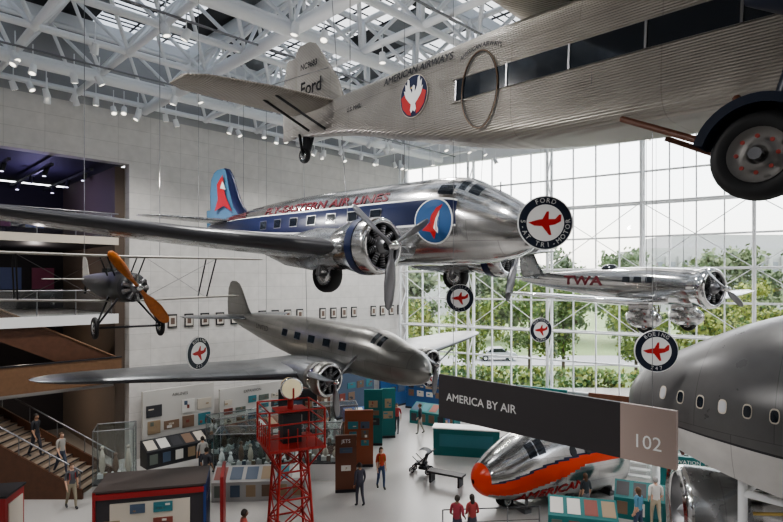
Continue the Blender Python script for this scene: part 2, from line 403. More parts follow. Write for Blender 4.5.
# ---------------------------------------------------------------- exterior
mb=MB(); mb.box((60,150,-.7),(500,260,.4),mat('lawn',(.22,.29,.13),.9,noise_s=(.2,.3))); mb.obj('ground')
mb=MB(); mb.box((60,64,-.47),(260,8,.08),mat('asphalt_pale',(.34,.34,.34),.8)); mb.obj('street')
LEAF=[mat('foliage_%d'%i,c,.8) for i,c in enumerate([(.12,.19,.05),(.22,.28,.07),(.08,.14,.04),(.30,.33,.09)])]
LEAFF=[mat('foliage_far_haze_%d'%i,c,.8) for i,c in enumerate([(.16,.21,.11),(.22,.26,.14),(.13,.17,.10)])]  # haze over the distant trees is mixed into these paler, greyer greens
TRK=mat('bark',(.12,.09,.07),.9)
def trees(name,pts,s0,nl=90,ls=.42,lo=.3,nc=22,LF=LEAF):
    mb=MB()
    for (x,y) in pts:
        h=random.uniform(8.5,12.5)*s0; mb.tube((x,y,-.5),(x,y,h*.6),.17,TRK,8,r2=.1)
        for k in range(4):
            a=random.uniform(0,6.3); mb.tube((x,y,h*.35),(x+math.cos(a)*h*.2,y+math.sin(a)*h*.2,h*.7),.07,TRK,6,r2=.04)
        base=random.choice(LF)
        for k in range(nc):
            a=random.uniform(0,6.3); rr=random.uniform(0,.36)*h; zz=random.uniform(lo,.95)*h; q=1-abs(zz/h-.55)
            r=random.uniform(.09,.16)*h; cc=V((x+math.cos(a)*rr*q,y+math.sin(a)*rr*q,zz))
            for l in range(nl):
                d=V((random.gauss(0,1),random.gauss(0,1),random.gauss(0,1))).normalized()
                p=cc+d*r*random.uniform(.3,1.1); s=ls*random.uniform(.5,1.1)
                n1=V((random.gauss(0,1),random.gauss(0,1),random.gauss(0,1))).normalized(); n2=n1.cross(d+V((.01,0,0))).normalized()
                mb.add([p-n1*s*.5,p+n2*s*.35,p+n1*s*.5,p-n2*s*.35],[(0,1,2,3)],base if random.random()<.6 else random.choice(LF))
    mb.obj(name)
pts=[]
for i in range(14): pts.append((2+i*5.2+random.uniform(-1.5,1.5),53+random.uniform(-2,3)-i*.7))
trees('street_trees',pts,.74,105,.45,.16,26)
pts=[(-3+i*4.2+random.uniform(-1.5,1.5),84+random.uniform(-6,6)) for i in range(0,28)]
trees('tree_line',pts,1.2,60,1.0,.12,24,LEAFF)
mb=MB()
for i in range(1500):
    x=random.uniform(2,62); y=49-.55*(x-2)*.35+random.uniform(-.7,.7)
    for q in range(3):
        p=V((x,y,random.uniform(-.4,1.3))); n1=V((random.gauss(0,1),random.gauss(0,1),random.gauss(0,1))).normalized(); n2=n1.orthogonal().normalized()
        mb.add([p-n1*.25,p+n2*.2,p+n1*.25,p-n2*.2],[(0,1,2,3)],random.choice(LEAF))
mb.obj('hedge')
mb=MB(); BLD=mat('pale_stone_facade',(.46,.45,.44),.8)
mb.box((88,150,9),(46,20,16),BLD); mb.box((88,150,18.5),(34,16,4),BLD)
for i in range(14):
    mb.box((67+i*3.2,139.9,10),(1.4,.3,7),mat('facade_window',(.25,.26,.28),.4)); mb.tube((65.4+i*3.2,139.2,4),(65.4+i*3.2,139.2,15),.5,BLD,8)
mb.box((20,160,6),(40,16,14),BLD)
mb.obj('government_building')
def car(name,x,y,col):
    mb=MB(); m=mat('car_paint_'+name+str(x),col,.3)
    pr=[(-2.2,.35),(-2.25,.8),(-1.9,.95),(-1.3,1.0),(-.8,1.45),(.6,1.48),(1.3,1.0),(2.1,.85),(2.25,.6),(2.2,.35)]
    vs=[(a,-.85,b) for a,b in pr]+[(a,.85,b) for a,b in pr]; n=len(pr)
    mb.add(vs,[tuple(range(n)),tuple(range(n,2*n))[::-1]]+[(i,(i+1)%n,n+(i+1)%n,n+i) for i in range(n)],m)
    for sy in(-.86,.86):
        mb.add([(-1.15,sy,1.0),(-.72,sy,1.38),(.5,sy,1.4),(1.05,sy,1.0)],[(0,1,2,3)],GLASSD)
        for xx in(-1.4,1.4): wheel(mb,(xx,sy*.95,.34),.34,.2)
    mb.obj(name,None,(x,y,-.43))
for i,(x,c) in enumerate([(12,(.5,.5,.52)),(36,(.4,.4,.42))]): car('car',x,64,c)
# ---------------------------------------------------------------- TWIN AIRLINER (large, polished)
A=empty('propeller_airliner',(3.85,14.5,10.12),(0,R(1.),math.atan2(-.683,.73)))
F=Fus([(0,.06,-.3,.06),(.12,.33,-.29,.34),(.45,.62,-.24,.64),(1.0,.88,-.15,.9),(1.5,1.02,-.05,1.06),(2.0,1.12,.06,1.2),(2.8,1.19,.1,1.27),(4,1.22,.1,1.29),(9,1.2,.12,1.27),(11,1.06,.22,1.1),(13,.8,.36,.82),(15,.45,.5,.5),(16.4,.2,.6,.24),(16.9,.05,.64,.06)])
phr=[math.asin(x) for x in (-1,-.97,-.9,-.8,-.68,-.55,-.42,-.3,-.2,-.14,-.1,0,.1,.2,.3,.38,.42,.5,.58,.66,.74,.82,.9,.95,.985,1)]
phis=phr+[math.pi-p for p in reversed(phr[1:-1])]
us=lin(0,1,12)[:-1]+lin(1,3,21)[:-1]+lin(3,16.9,40)
def dcm(u,phi):
    s=math.sin(phi)
    if u>1.9:
        if -.10<s<.38: return NAVY
        if -.14<s<-.1 or .38<s<.42: return WHITE
    if 1.42<u<2.05:
        if .66<s<.97 and not 1.70<u<1.80: return GLASSD
    if 2.15<u<2.6 and .5<s<.78: return GLASSD
    return SILV
mb=MB(); mb.grid(F.pt,us,phis,dcm,True)
for right in(True,False):
    sg=1 if right else -1
    for i in range(7):
        u=4.8+i*1.02
        q=[F.side(u+a,.33+b,right,.02) for a,b in((-.24,-.17),(.24,-.17),(.24,.17),(-.24,.17))]; mb.add(q,[(0,1,2,3)],STEEL)
        q=[F.side(u+a,.33+b,right,.028) for a,b in((-.21,-.14),(.21,-.14),(.21,.14),(-.21,.14))]; mb.add(q,[(0,1,2,3)],GLASSD)
    text(mb,'FLY-EASTERN AIR LINES',.46,TXTRED,lambda a,b:F.side(7.7-sg*a,.84+b*.82,right,.02),1.36,.012)
    for k in range(3):
        mb.add([F.side(u_,z_,right,.02) for u_,z_ in((12.6,.75+k*.1),(14.4,.75+k*.06),(14.4,.78+k*.06),(12.6,.8+k*.1))],[(0,1,2,3)],TXTRED)
    def disc(uc,zc,r,m,off,pts=None):
        n=28; vs=[F.side(uc,zc,right,off)]
        for k in(1,2,3):
            for i in range(n):
                a=2*math.pi*i/n; vs.append(F.side(uc-sg*r*k/3*math.cos(a),zc+r*k/3*math.sin(a),right,off))
        fs=[(0,1+i,1+(i+1)%n) for i in range(n)]+[(1+k*n+i,1+k*n+(i+1)%n,1+(k+1)*n+(i+1)%n,1+(k+1)*n+i) for k in(0,1) for i in range(n)]
        mb.add(vs,fs,m)
    disc(2.6,.02,.64,WHITE,.016); disc(2.6,.02,.60,BLUE,.022)
    def poly2(pts,uc,zc,m,off): mb.add([F.side(uc-sg*a,zc+b,right,off) for a,b in pts],[tuple(range(len(pts)))],m)
    poly2([(-.38,-.25),(-.1,-.3),(.0,-.5),(.12,-.25),(.1,.0),(.3,.45),(.1,.35),(-.05,.15),(-.1,-.05)],2.6,.02,RED,.034)
    poly2([(.02,-.2),(.15,-.35),(.2,.0),(.22,.28),(.1,.05)],2.6,.02,WHITE,.038)
    P=[F.side(12.0+a,.35+b,right,.012) for a,b in((-.45,-.8),(.45,-.8),(.45,.75),(-.45,.75),(-.45,-.8))]
    for a,b in zip(P,P[1:]): mb.tube(a,b,.012,DARK,4)
mb.obj('fuselage',A)
mb=MB()
BOOT=mat('deicer_rubber',(.03,.03,.035),.35)
for sg in(-1,1):
    secs=[(-3.5,0.9*sg,-.85,4.3,.16),(-3.5,3.2*sg,-.85,4.3,.15),(-3.68,3.8*sg,-.81,4.1,.15),(-4.6,7*sg,-.62,3.3,.14),(-5.7,11*sg,-.30,2.2,.12),(-6.3,13.2*sg,-.18,1.5,.11),(-6.6,13.9*sg,-.14,1.0,.1),(-6.95,14.2*sg,-.12,.35,.1)]
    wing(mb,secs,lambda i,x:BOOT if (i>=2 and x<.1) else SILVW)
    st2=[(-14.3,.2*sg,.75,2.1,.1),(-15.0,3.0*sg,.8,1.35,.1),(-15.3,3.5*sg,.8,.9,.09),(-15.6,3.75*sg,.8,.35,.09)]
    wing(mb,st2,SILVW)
mb.obj('wings',A)
mb=MB()
def finm(i,x): return NAVY if x<.3 else LBLUE
wing(mb,[(-13.3,0,.9,3.4,.05),(-14.0,0,1.4,2.8,.07),(-14.5,0,2.2,2.35,.07),(-14.8,0,2.8,1.95,.07),(-15.1,0,3.1,1.4,.06),(-15.5,0,3.2,.7,.06)],finm,True)
wing(mb,[(-15.7,0,.5,1.4,.1),(-15.8,0,1.4,1.35,.07)],lambda i,x:LBLUE,True)
for sy in(-.14,.14):
    mb.add([(-14.7,sy,1.2),(-15.4,sy,1.5),(-16.2,sy,1.3),(-15.9,sy,1.8),(-16.0,sy,2.5),(-15.5,sy,2.9),(-15.3,sy,2.0)],[(0,1,2,6),(2,3,6),(3,4,5,6)],RED)
    mb.add([(-15.2,sy*1.05,2.2),(-15.5,sy*1.05,2.6),(-15.7,sy*1.05,2.3)],[(0,1,2)],WHITE)
mb.obj('tail_fin',A)
for k,sg in enumerate((-1,1)):
    mb=MB(); c=(-2.7,3.0*sg,-.75)
    radial(mb,c,.74,1.5,SILV,CHROME)
    mb.lathe([(-4.4,.56),(-5.5,.62),(-7,.45),(-8.2,.1)],SILVW,Matrix.Translation(V((.3,c[1],c[2]-.05))),24)
    mb.lathe([(-.7,.752),(-.6,.757),(-.45,.757)],[NAVY,NAVY],Matrix.Translation(V(c)),36)
    mb.obj('engine_%d'%(k+1),A)
    mb=MB(); prop(mb,(-2.45,c[1],c[2]),1.62,3,R(57) if sg<0 else R(40),STEEL,CHROME,.72)
    mb.obj('propeller_%d'%(k+1),A)
    mb=MB(); wheel(mb,(-4.9,c[1],-1.5),.5,.36); mb.tube((-4.9,c[1]-.35,-1.5),(-4.7,c[1]-.35,-.9),.06,STEEL); mb.tube((-4.9,c[1]+.35,-1.5),(-4.7,c[1]+.35,-.9),.06,STEEL); mb.tube((-4.9,c[1]-.36,-1.5),(-4.9,c[1]+.36,-1.5),.05,STEEL)
    mb.tube((-4.8,c[1]+.3,-1.3),(-6.2,c[1]+.2,-1.),.04,STEEL); mb.obj('landing_gear_%d'%(k+1),A)
mb=MB(); wheel(mb,(-15.6,0,-.05),.25,.16); mb.tube((-15.6,.1,-.05),(-15.3,.1,.35),.04,STEEL); mb.tube((-1.2,0,.7),(-1.2,0,1.1),.02,STEEL); mb.obj('tail_wheel',A)
cables(A,[((-4,3,-.6),.5,.5),((-4,-3,-.6),-.5,-.5),((-5,.3,1.35),0,0),((-14,0,1.2),0,0)])
# ---------------------------------------------------------------- TWIN AIRLINER (smaller grey)
B=empty('propeller_airliner',(1.35,19.4,5.45),(0,R(4.5),math.atan2(-.69,.73)))
F2=Fus([(0,.05,-.15,.05),(.15,.3,-.14,.3),(.6,.58,-.08,.58),(1.3,.76,-.02,.75),(2.0,.85,.08,.88),(2.6,.9,.12,.95),(4,.92,.1,.95),(7,.86,.1,.9),(9,.66,.14,.72),(11,.38,.2,.46),(12.6,.14,.26,.2),(13.1,.04,.28,.05)])
def bm(u,phi):
    s=math.sin(phi)
    if 1.75<u<2.3 and .55<s<.96 and abs(u-2.05)>.03: return GLASSD
    return GREYF
mb=MB(); mb.grid(F2.pt,lin(0,1,10)[:-1]+lin(1,3,21)[:-1]+lin(3,13.1,30),phis,bm,True)
for right in(True,False):
    for i in range(5):
        u=3.6+i*.95
        mb.add([F2.side(u+a,.33+b,right,.015) for a,b in((-.23,-.17),(.23,-.17),(.23,.17),(-.23,.17))],[(0,1,2,3)],STEEL)
        mb.add([F2.side(u+a,.33+b,right,.022) for a,b in((-.2,-.14),(.2,-.14),(.2,.14),(-.2,.14))],[(0,1,2,3)],GLASSD)
    sg=1 if right else -1
    text(mb,'UNITED',.3,DARK,lambda a,b:F2.side(9.4-sg*a,.25+b,right,.02),1.1)
mb.obj('fuselage',B)
mb=MB()
for sg in(-1,1):
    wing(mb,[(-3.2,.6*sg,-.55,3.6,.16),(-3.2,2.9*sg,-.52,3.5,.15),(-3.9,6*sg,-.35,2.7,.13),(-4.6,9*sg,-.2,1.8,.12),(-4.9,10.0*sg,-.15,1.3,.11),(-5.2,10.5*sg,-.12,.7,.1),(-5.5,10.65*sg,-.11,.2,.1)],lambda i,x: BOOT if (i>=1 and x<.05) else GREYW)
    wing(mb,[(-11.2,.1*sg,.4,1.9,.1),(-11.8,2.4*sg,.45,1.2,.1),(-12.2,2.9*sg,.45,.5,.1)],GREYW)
mb.obj('wings',B)
mb=MB(); wing(mb,[(-11.0,0,.35,2.4,.06),(-11.6,0,1.0,1.9,.07),(-12.1,0,1.7,1.35,.07),(-12.4,0,2.0,.9,.06),(-12.7,0,2.1,.4,.06)],lambda i,x: GREYF,True); mb.obj('tail_fin',B)
for k,sg in enumerate((-1,1)):
    mb=MB(); c=(-2.1,2.7*sg,-.45); radial(mb,c,.6,.95,GREYF,CHROME)
    mb.lathe([(-2.9,.46),(-3.6,.48),(-4.6,.3),(-5.2,.05)],GREYW,Matrix.Translation(V((0,c[1],c[2]))),20); mb.obj('engine_%d'%(k+1),B)
    mb=MB(); prop(mb,(-1.9,c[1],c[2]),1.25,3,R(-50) if sg<0 else R(60),STEEL,CHROME,.75); mb.obj('propeller_%d'%(k+1),B)
cables(B,[((-3.5,2.6,-.1),.2,.2),((-3.5,-2.6,-.1),-.2,-.2),((-10,0,.6),0,0)])
# ---------------------------------------------------------------- TRIMOTOR
T=empty('trimotor_airliner',(-2.15,13.7,12.3),(0,R(2),math.atan2(-.73,.68)))
F3=Fus([(-.5,.05,.02,.2),(0,.09,.02,.28),(2,.33,-.08,.43),(4,.55,-.28,.66),(6,.72,-.44,.88),(7.5,.76,-.5,.95),(10.5,.76,-.5,.95),(11.7,.66,-.55,.8),(12.6,.45,-.6,.5),(12.9,.3,-.6,.35)],1,5.)
ph=[2*math.pi*i/64 for i in range(64)]
mb=MB(); mb.grid(F3.pt,lin(-.5,12.9,52),ph,CORR,True,smooth=True)
mb.add([F3.pt(-.5,p) for p in ph],[tuple(range(64))],CORR)
WZ=-.46
for right in(True,False):
    sg=1 if right else -1
    for i in range(10):
        u=5.75+i*.52
        mb.add([F3.side(u+a,WZ+b,right,.02) for a,b in((-.26,-.17),(.26,-.17),(.26,.17),(-.26,.17))],[(0,1,2,3)],GLASSD)
        if i%2==0: mb.box(F3.side(u-.26,WZ,right,.02),(.03,.03,.34),STEEL)
    mb.tube(F3.side(5.4,WZ+.19,right,.03),F3.side(10.8,WZ+.19,right,.03),.015,CORR,5); mb.tube(F3.side(5.4,WZ-.19,right,.03),F3.side(10.8,WZ-.19,right,.03),.015,CORR,5)
    def ring(uc,zc,ra,rb,r,m):
        P=[F3.side(uc+ra*math.cos(a),zc+rb*math.sin(a),right,.03) for a in lin(0,2*math.pi,33)]
        for a,b in zip(P,P[1:]): mb.tube(a,b,r,m,5,caps=False)
    ring(6.0,-.55,.37,.60,.011,mat('ring_brown',(.16,.10,.06),.5)); ring(6.0,-.55,.35,.58,.006,DARK)
    def d3(uc,zc,r,m,off):
        mb.add([F3.side(uc+r*math.cos(a),zc+r*math.sin(a),right,off) for a in lin(0,2*math.pi*35/36,36)],[tuple(range(36))],m)
    LZ=-.3
    d3(4.4,LZ,.385,CREAM,.016); d3(4.4,LZ,.37,NAVY,.02)
    def p3(pts,m,off): mb.add([F3.side(4.4+sg*a,LZ+b,right,off) for a,b in pts],[tuple(range(len(pts)))],m)
    p3([(-.35,.02),(-.3,-.18),(-.16,-.31),(-.06,-.34),(-.06,.0),(-.2,.1)],RED,.024); p3([(.35,.02),(.3,-.18),(.16,-.31),(.08,-.33),(.08,.0),(.2,.1)],RED,.024)
    for s in(-1,1):
        p3([(s*.03,-.08),(s*.04,.06),(s*.10,.16),(s*.12,.31),(s*.17,.33),(s*.18,.22),(s*.235,.26),(s*.22,.12),(s*.27,.14),(s*.21,.0),(s*.13,-.08),(s*.06,-.14)],WHITE,.028)
    p3([(-.05,.03),(-.02,.10),(-.04,.15),(.0,.2),(.05,.17),(.04,.1),(.06,.02),(.055,-.12),(.09,-.24),(.05,-.29),(0,-.25),(-.05,-.3),(-.08,-.24),(-.05,-.12)],WHITE,.030)
    p3([(-.09,.15),(-.04,.14),(-.03,.18)],GOLD,.032)
    text(mb,'AMERICAN AIRWAYS',.19,DARK,lambda a,b:F3.side(4.45+sg*a,.17+b-.03*abs(a)**1.5,right,.03),1.05,.006)
    text(mb,'AMERICAN AIRWAYS',.10,DARK,lambda a,b:F3.side(6.0+sg*a*.9,.13+b-.5*a*a,right,.03),1.0,.004)
    text(mb,'U.S. MAIL',.12,DARK,lambda a,b:F3.side(2.45+sg*a,-.1+b,right,.03),1.1,.004)
    for u_ in(1.1,2.1,3.2,4.95,7.9): mb.tube(F3.side(u_,-.9 if u_>3 else -.4,right,.004),F3.side(u_,.25,right,.004),.006,STEEL,4)
mb.obj('fuselage',T)
mb=MB()
for sg in(-1,1):
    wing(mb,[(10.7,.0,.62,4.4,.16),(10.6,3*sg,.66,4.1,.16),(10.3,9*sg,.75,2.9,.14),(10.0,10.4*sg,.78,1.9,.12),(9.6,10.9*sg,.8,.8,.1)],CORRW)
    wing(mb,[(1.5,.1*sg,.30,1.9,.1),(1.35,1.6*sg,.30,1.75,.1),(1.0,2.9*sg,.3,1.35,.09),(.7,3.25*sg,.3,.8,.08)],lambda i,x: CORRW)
    mb.tube((.45,.15*sg,-.2),(.5,1.4*sg,.25),.03,DARK); mb.tube((1.2,.2*sg,-.3),(1.0,1.4*sg,.25),.03,DARK)
mb.obj('wings',T)
mb=MB(); wing(mb,[(1.7,0,.2,2.2,.05),(1.35,0,.9,1.8,.06),(.75,0,1.6,1.2,.06),(.45,0,1.9,.85,.06),(.2,0,2.0,.45,.05)],CORR,True)
wing(mb,[(-.3,0,-.25,.6,.1),(-.3,0,1.0,.7,.08),(-.3,0,1.75,.5,.07)],CORR,True)
for y in(-.09,.09):
    sg=1 if y<0 else -1
    text(mb,'Ford',.46,DARK,lambda a,b:V((.4+sg*a,y,.85+b)),1,.008); text(mb,'NC9683',.2,DARK,lambda a,b:V((.3+sg*a,y,1.4+b)),1,.006)
mb.tube((1.0,0,1.2),(1.0,-1.6,.38),.008,STEEL,4)
mb.obj('tail_fin',T)
mb=MB(); wheel(mb,(.1,-.02,-.72),.19,.12); mb.tube((.1,.08,-.72),(.3,.08,-.25),.035,DARK); mb.tube((.1,-.08,-.72),(-.05,-.08,-.2),.035,DARK); mb.box((.15,0,-.42),(.16,.12,.4),DARK); mb.obj('tail_wheel',T)
for k,sg in enumerate((-1,1)):
    mb=MB(); y=1.6*sg; wx=10.08; wz=-2.26
    wheel(mb,(wx,y+.02*sg,wz),.42,.24,hub=mat('grey_hub',(.22,.21,.20),.5,.3))
    for q in range(8):
        a=2*math.pi*q/8; mb.tube((wx+.17*math.cos(a),y+.125*sg,wz+.17*math.sin(a)),(wx+.17*math.cos(a),y+.14*sg,wz+.17*math.sin(a)),.02,mat('hub_bolt_red',(.3,.04,.03),.5),8)
    def fen(a,w): return V((wx+.56*math.cos(a),y+w,wz+.56*math.sin(a)))
    mb.grid(fen,lin(R(35),R(165),16),lin(-.19,.19,3),NAVYD)
    mb.grid(lambda a,w:V((wx+w*math.cos(a),y-.19*sg,wz+w*math.sin(a))),lin(R(35),R(165),16),[.4,.56],NAVYD)
    mb.grid(lambda a,w:V((wx+w*math.cos(a),y+.19*sg,wz+w*math.sin(a))),lin(R(35),R(165),16),[.47,.56],NAVYD)
    mb.tube((wx,y-.1*sg,wz),(wx+.35,y-.05*sg,-1.0),.085,NAVYD,12); mb.tube((wx,y-.25*sg,wz),(9.6,.7*sg,-1.42),.045,BROWN); mb.tube((wx,y-.25*sg,wz),(8.3,.7*sg,-1.42),.04,BROWN)
    mb.tube((wx,y-.2*sg,wz),(wx,y+.2*sg,wz),.06,STEEL)
    mb.obj('landing_gear_%d'%(k+1),T)
    mb=MB(); ex=.3; radial(mb,(11.2+ex,y,-.75),.5,.5,DARK,cowl=False)
    mb.lathe([(9.6+ex,.05),(9.9+ex,.22),(10.3+ex,.36),(10.9+ex,.42),(11.05+ex,.3)],NAVYD,Matrix.Translation(V((0,y,-.75))),20)
    for q in(-.25,.25): mb.tube((10.7+ex,y+q,-.5),(10.5,y+q*1.5,.35),.035,NAVYD); mb.tube((10.3+ex,y+q,-.6),(9.9,y+q*1.5,.35),.035,NAVYD)
    mb.obj('engine_%d'%(k+1),T)
    mb=MB(); prop(mb,(11.4+ex,y,-.75),1.3,2,R(70),STEEL); mb.obj('propeller_%d'%(k+1),T)
mb=MB(); radial(mb,(13.3,0,-.6),.5,.5,DARK,cowl=False); prop(mb,(13.5,0,-.6),1.3,2,R(20),STEEL); mb.obj('nose_engine',T)
cables(T,[((9,-1.2,1.),0,0),((9,1.2,1.),0,0),((1.8,0,.4),0,0)])
# ---------------------------------------------------------------- single-engine low-wing mail plane (right)
hd=V((.47,-.88))
D=empty('mail_monoplane',(10.3,18.3,8.3),(0,R(1),math.atan2(hd.y,hd.x)))
F4=Fus([(0,.55,0,.55),(.3,.62,0,.62),(1,.63,.02,.64),(2.2,.6,.05,.66),(4,.5,.08,.58),(6,.32,.12,.42),(8,.15,.18,.24),(9,.04,.2,.08)])
mb=MB(); mb.grid(F4.pt,lin(.1,9,30),ph[::2],SILV,True)
for right in(True,False):
    sg=1 if right else -1
    text(mb,'TWA',.62,TXTRED,lambda a,b:F4.side(4.9-sg*a,.16+b*.8,right,.02),1.5,.02)
    for i in range(3): mb.add([F4.side(1.7+i*.5+a,.25+b,right,.02) for a,b in((-.15,-.1),(.15,-.1),(.15,.1),(-.15,.1))],[(0,1,2,3)],GLASSD)
mb.ball((-3.9,0,.62),.26,GLASSD,(1.6,.8,.8)); mb.obj('fuselage',D)
mb=MB()
for sg in(-1,1):
    wing(mb,[(-1.1,.2*sg,-.5,2.3,.16),(-1.1,2*sg,-.5,2.2,.15),(-1.5,4.6*sg,-.32,1.7,.13),(-1.8,6.0*sg,-.2,1.1,.11),(-2.1,6.4*sg,-.18,.4,.1)],lambda i,x:CHROME)
    wing(mb,[(-7.6,.1*sg,.25,1.3,.1),(-7.9,1.6*sg,.27,.9,.1),(-8.2,2.0*sg,.27,.35,.1)],SILVW)
mb.obj('wings',D)
mb=MB(); wing(mb,[(-7.3,0,.25,1.6,.07),(-7.8,0,.8,1.3,.07),(-8.1,0,1.3,1.,.07),(-8.5,0,1.55,.4,.06)],SILVW,True); mb.obj('tail_fin',D)
mb=MB(); radial(mb,(.3,0,0),.68,.75,CHROME,CHROME,back=.9); mb.obj('engine_1',D)
mb=MB(); prop(mb,(.6,0,0),1.15,2,R(60),STEEL,CHROME,.7); mb.obj('propeller_1',D)
mb=MB()
for y in(-1.15,1.15):
    mb.ball((-1.5,y,-1.05),.42,CHROME,(1.7,.55,.9),16); mb.box((-1.6,y,-.75),(.8,.22,.6),CHROME); wheel(mb,(-1.4,y,-1.25),.32,.2)
mb.obj('landing_gear_1',D)
cables(D,[((-1.5,1,.2),0,0),((-1.5,-1,.2),0,0),((-7,0,.5),0,0)])
# ---------------------------------------------------------------- biplane (left)
E=empty('biplane',(-7.0,15.2,8.35),(0,R(1),R(-50)))
F5=Fus([(0,.3,0,.3),(.4,.4,0,.4),(1.5,.4,0,.44),(3,.34,.0,.40),(5,.2,.08,.24),(6.2,.05,.12,.12)])
FAB=mat('biplane_fabric',(.04,.04,.04),.45); FABW=mat('biplane_wing_fabric',(.34,.325,.29),.5)
mb=MB(); mb.grid(F5.pt,lin(0,6.2,20),ph[::2],FAB,True); mb.tube((-2.4,0,.4),(-2.4,0,.52),.25,BLACK,16); mb.add([(-2.0,-.2,.4),(-2.0,.2,.4),(-2.2,.16,.68),(-2.2,-.16,.68)],[(0,1,2,3)],GLASSC); mb.obj('fuselage',E)
mb=MB()
for sg in(-1,1):
    wing(mb,[(-.5,0,.85,1.2,.07),(-.55,3.5*sg,.88,1.15,.07),(-.7,4.1*sg,.88,.9,.07),(-1.0,4.35*sg,.88,.4,.07)],FABW)
    wing(mb,[(-1.0,.3*sg,-.42,1.1,.07),(-1.05,3.0*sg,-.34,1.05,.07),(-1.2,3.5*sg,-.33,.8,.07),(-1.4,3.7*sg,-.33,.3,.07)],FABW)
    for x,xx in((-.7,-1.2),(-1.5,-1.9)):
        mb.tube((x,2.6*sg,.85),(xx,2.5*sg,-.36),.022,DARK); mb.tube((x,.5*sg,.85),(x,.3*sg,.3),.02,DARK)
    mb.tube((-.7,2.6*sg,.85),(-1.2,.5*sg,-.4),.006,STEEL,4); mb.tube((-.7,.5*sg,.85),(-1.2,2.5*sg,-.36),.006,STEEL,4)
    wing(mb,[(-5.2,.1*sg,.15,1.,.07),(-5.5,1.3*sg,.15,.6,.07)],FABW)
wing(mb,[(-5.2,0,.2,1.1,.07),(-5.6,0,.8,.7,.07),(-5.9,0,.95,.3,.06)],FABW,True)
mb.obj('wings',E)
mb=MB(); radial(mb,(.25,0,0),.48,.4,DARK,cowl=False); mb.lathe([(-.1,.40),(.1,.34),(.15,.2)],DARK,None,20); mb.obj('engine_1',E)
mb=MB(); prop(mb,(.5,0,0),1.2,2,R(38),WOODP,CHROME,1.1); mb.obj('propeller_1',E)
mb=MB()
for y in(-.85,.85):
    wheel(mb,(-.45,y,-1.1),.30,.11); mb.tube((-.45,y,-1.1),(-.2,y*.4,-.3),.028,DARK); mb.tube((-.45,y,-1.1),(-1.2,y*.4,-.3),.028,DARK)
mb.tube((-.45,-.85,-1.1),(-.45,.85,-1.1),.03,DARK); wheel(mb,(-5.9,0,-.25),.12,.07); mb.tube((-5.9,0,-.25),(-5.7,0,.05),.03,DARK); mb.obj('landing_gear_1',E)
cables(E,[((-1,1,.9),0,0),((-1,-1,.9),0,0)])
# ---------------------------------------------------------------- airliner nose on floor
G=empty('airliner_nose_section',(3.0,20.6,1.5),(0,0,math.atan2(-.42,-.9)))
F6=Fus([(0,.08,-.35,.08),(.2,.45,-.33,.42),(.7,.8,-.27,.75),(1.4,1.1,-.15,1.02),(2.0,1.25,-.02,1.2),(2.6,1.34,.03,1.33),(3.6,1.4,.0,1.4),(7.2,1.4,0,1.4)])
pg=[math.asin(max(-1,min(1,-1+2*i/44))) for i in range(45)]; pg=pg+[math.pi-p for p in reversed(pg[1:-1])]
def gm(u,phi):
    s=math.sin(phi)
    if 1.75<u<2.45 and .5<s<.88 and abs(u-2.1)>.04: return GLASSD
    if s>.86 and u>2.4: return WHITE
    lo=-.75+.20*u; hi=-.05+.09*u
    if u<.35: return ORED
    if lo<s<hi and u<4.2: return ORED
    if u<4.2 and hi<=s<hi+.06: return NAVY
    if u>=4.2 and .1<s<.33: return ORED
    if u>=4.2 and .33<=s<.4: return NAVY
    return SILV
mb=MB(); mb.grid(F6.pt,lin(0,1,14)[:-1]+lin(1,3,40)[:-1]+lin(3,6.4,30),pg,gm,True)
mb.add([F6.pt(6.4,p,-.02) for p in pg],[tuple(range(len(pg)))],DARK)
for right in(True,False):
    sg=-1 if right else 1
    text(mb,'AMERICAN',.46,RED,lambda a,b:F6.side(2.75+sg*a,-.74+b+.13*sg*a,right,.02),1.2,.015)
    for i in range(4):
        mb.add([F6.side(3.6+i*.7+.15*math.cos(a),.66+.19*math.sin(a),right,.02) for a in lin(0,2*math.pi*11/12,12)],[tuple(range(12))],GLASSD)
mb.obj('fuselage',G)
mb=MB()
for u in(-1.8,-4,-6.0):
    mb.box((u,0,-1.42),(.3,1.8,.16),STEEL)
    for y in(-.8,.8): mb.tube((u,y,-1.5),(u,y,-1.0),.06,STEEL)
mb.tube((-1.4,0,-1.0),(-1.4,0,-1.3),.07,STEEL); wheel(mb,(-1.4,.16,-1.22),.27,.14); wheel(mb,(-1.4,-.16,-1.22),.27,.14)
mb.obj('support_stand',G)
mb=MB()
for i in range(8):
    mb.box((i*.28,0,.1+i*.2),(.3,1.0,.05),WHITE)
for y in(-.52,.52):
    mb.add([(-.2,y,0),(.2,y,0),(2.3,y,1.5),(2.3,y,1.75),(2.0,y,1.75)],[(0,1,2,3,4)],WHITE)
    for i in(0,4,7): mb.tube((i*.28,y,.1+i*.2),(i*.28,y,1.1+i*.2),.02,WHITE)
    mb.tube((0,y,1.1),(1.96,y,2.5),.03,WHITE)
mb.tube((2.2,-.4,0),(2.2,-.4,1.5),.05,WHITE); mb.tube((2.2,.4,0),(2.2,.4,1.5),.05,WHITE); mb.box((2.6,0,1.55),(.9,1.1,.08),WHITE)
mb.tube((3.0,-.4,0),(3.0,-.4,1.5),.05,WHITE); mb.tube((3.0,.4,0),(3.0,.4,1.5),.05,WHITE)
mb.obj('boarding_stairs',None,(9.9,22.6,0),(0,0,R(65)))
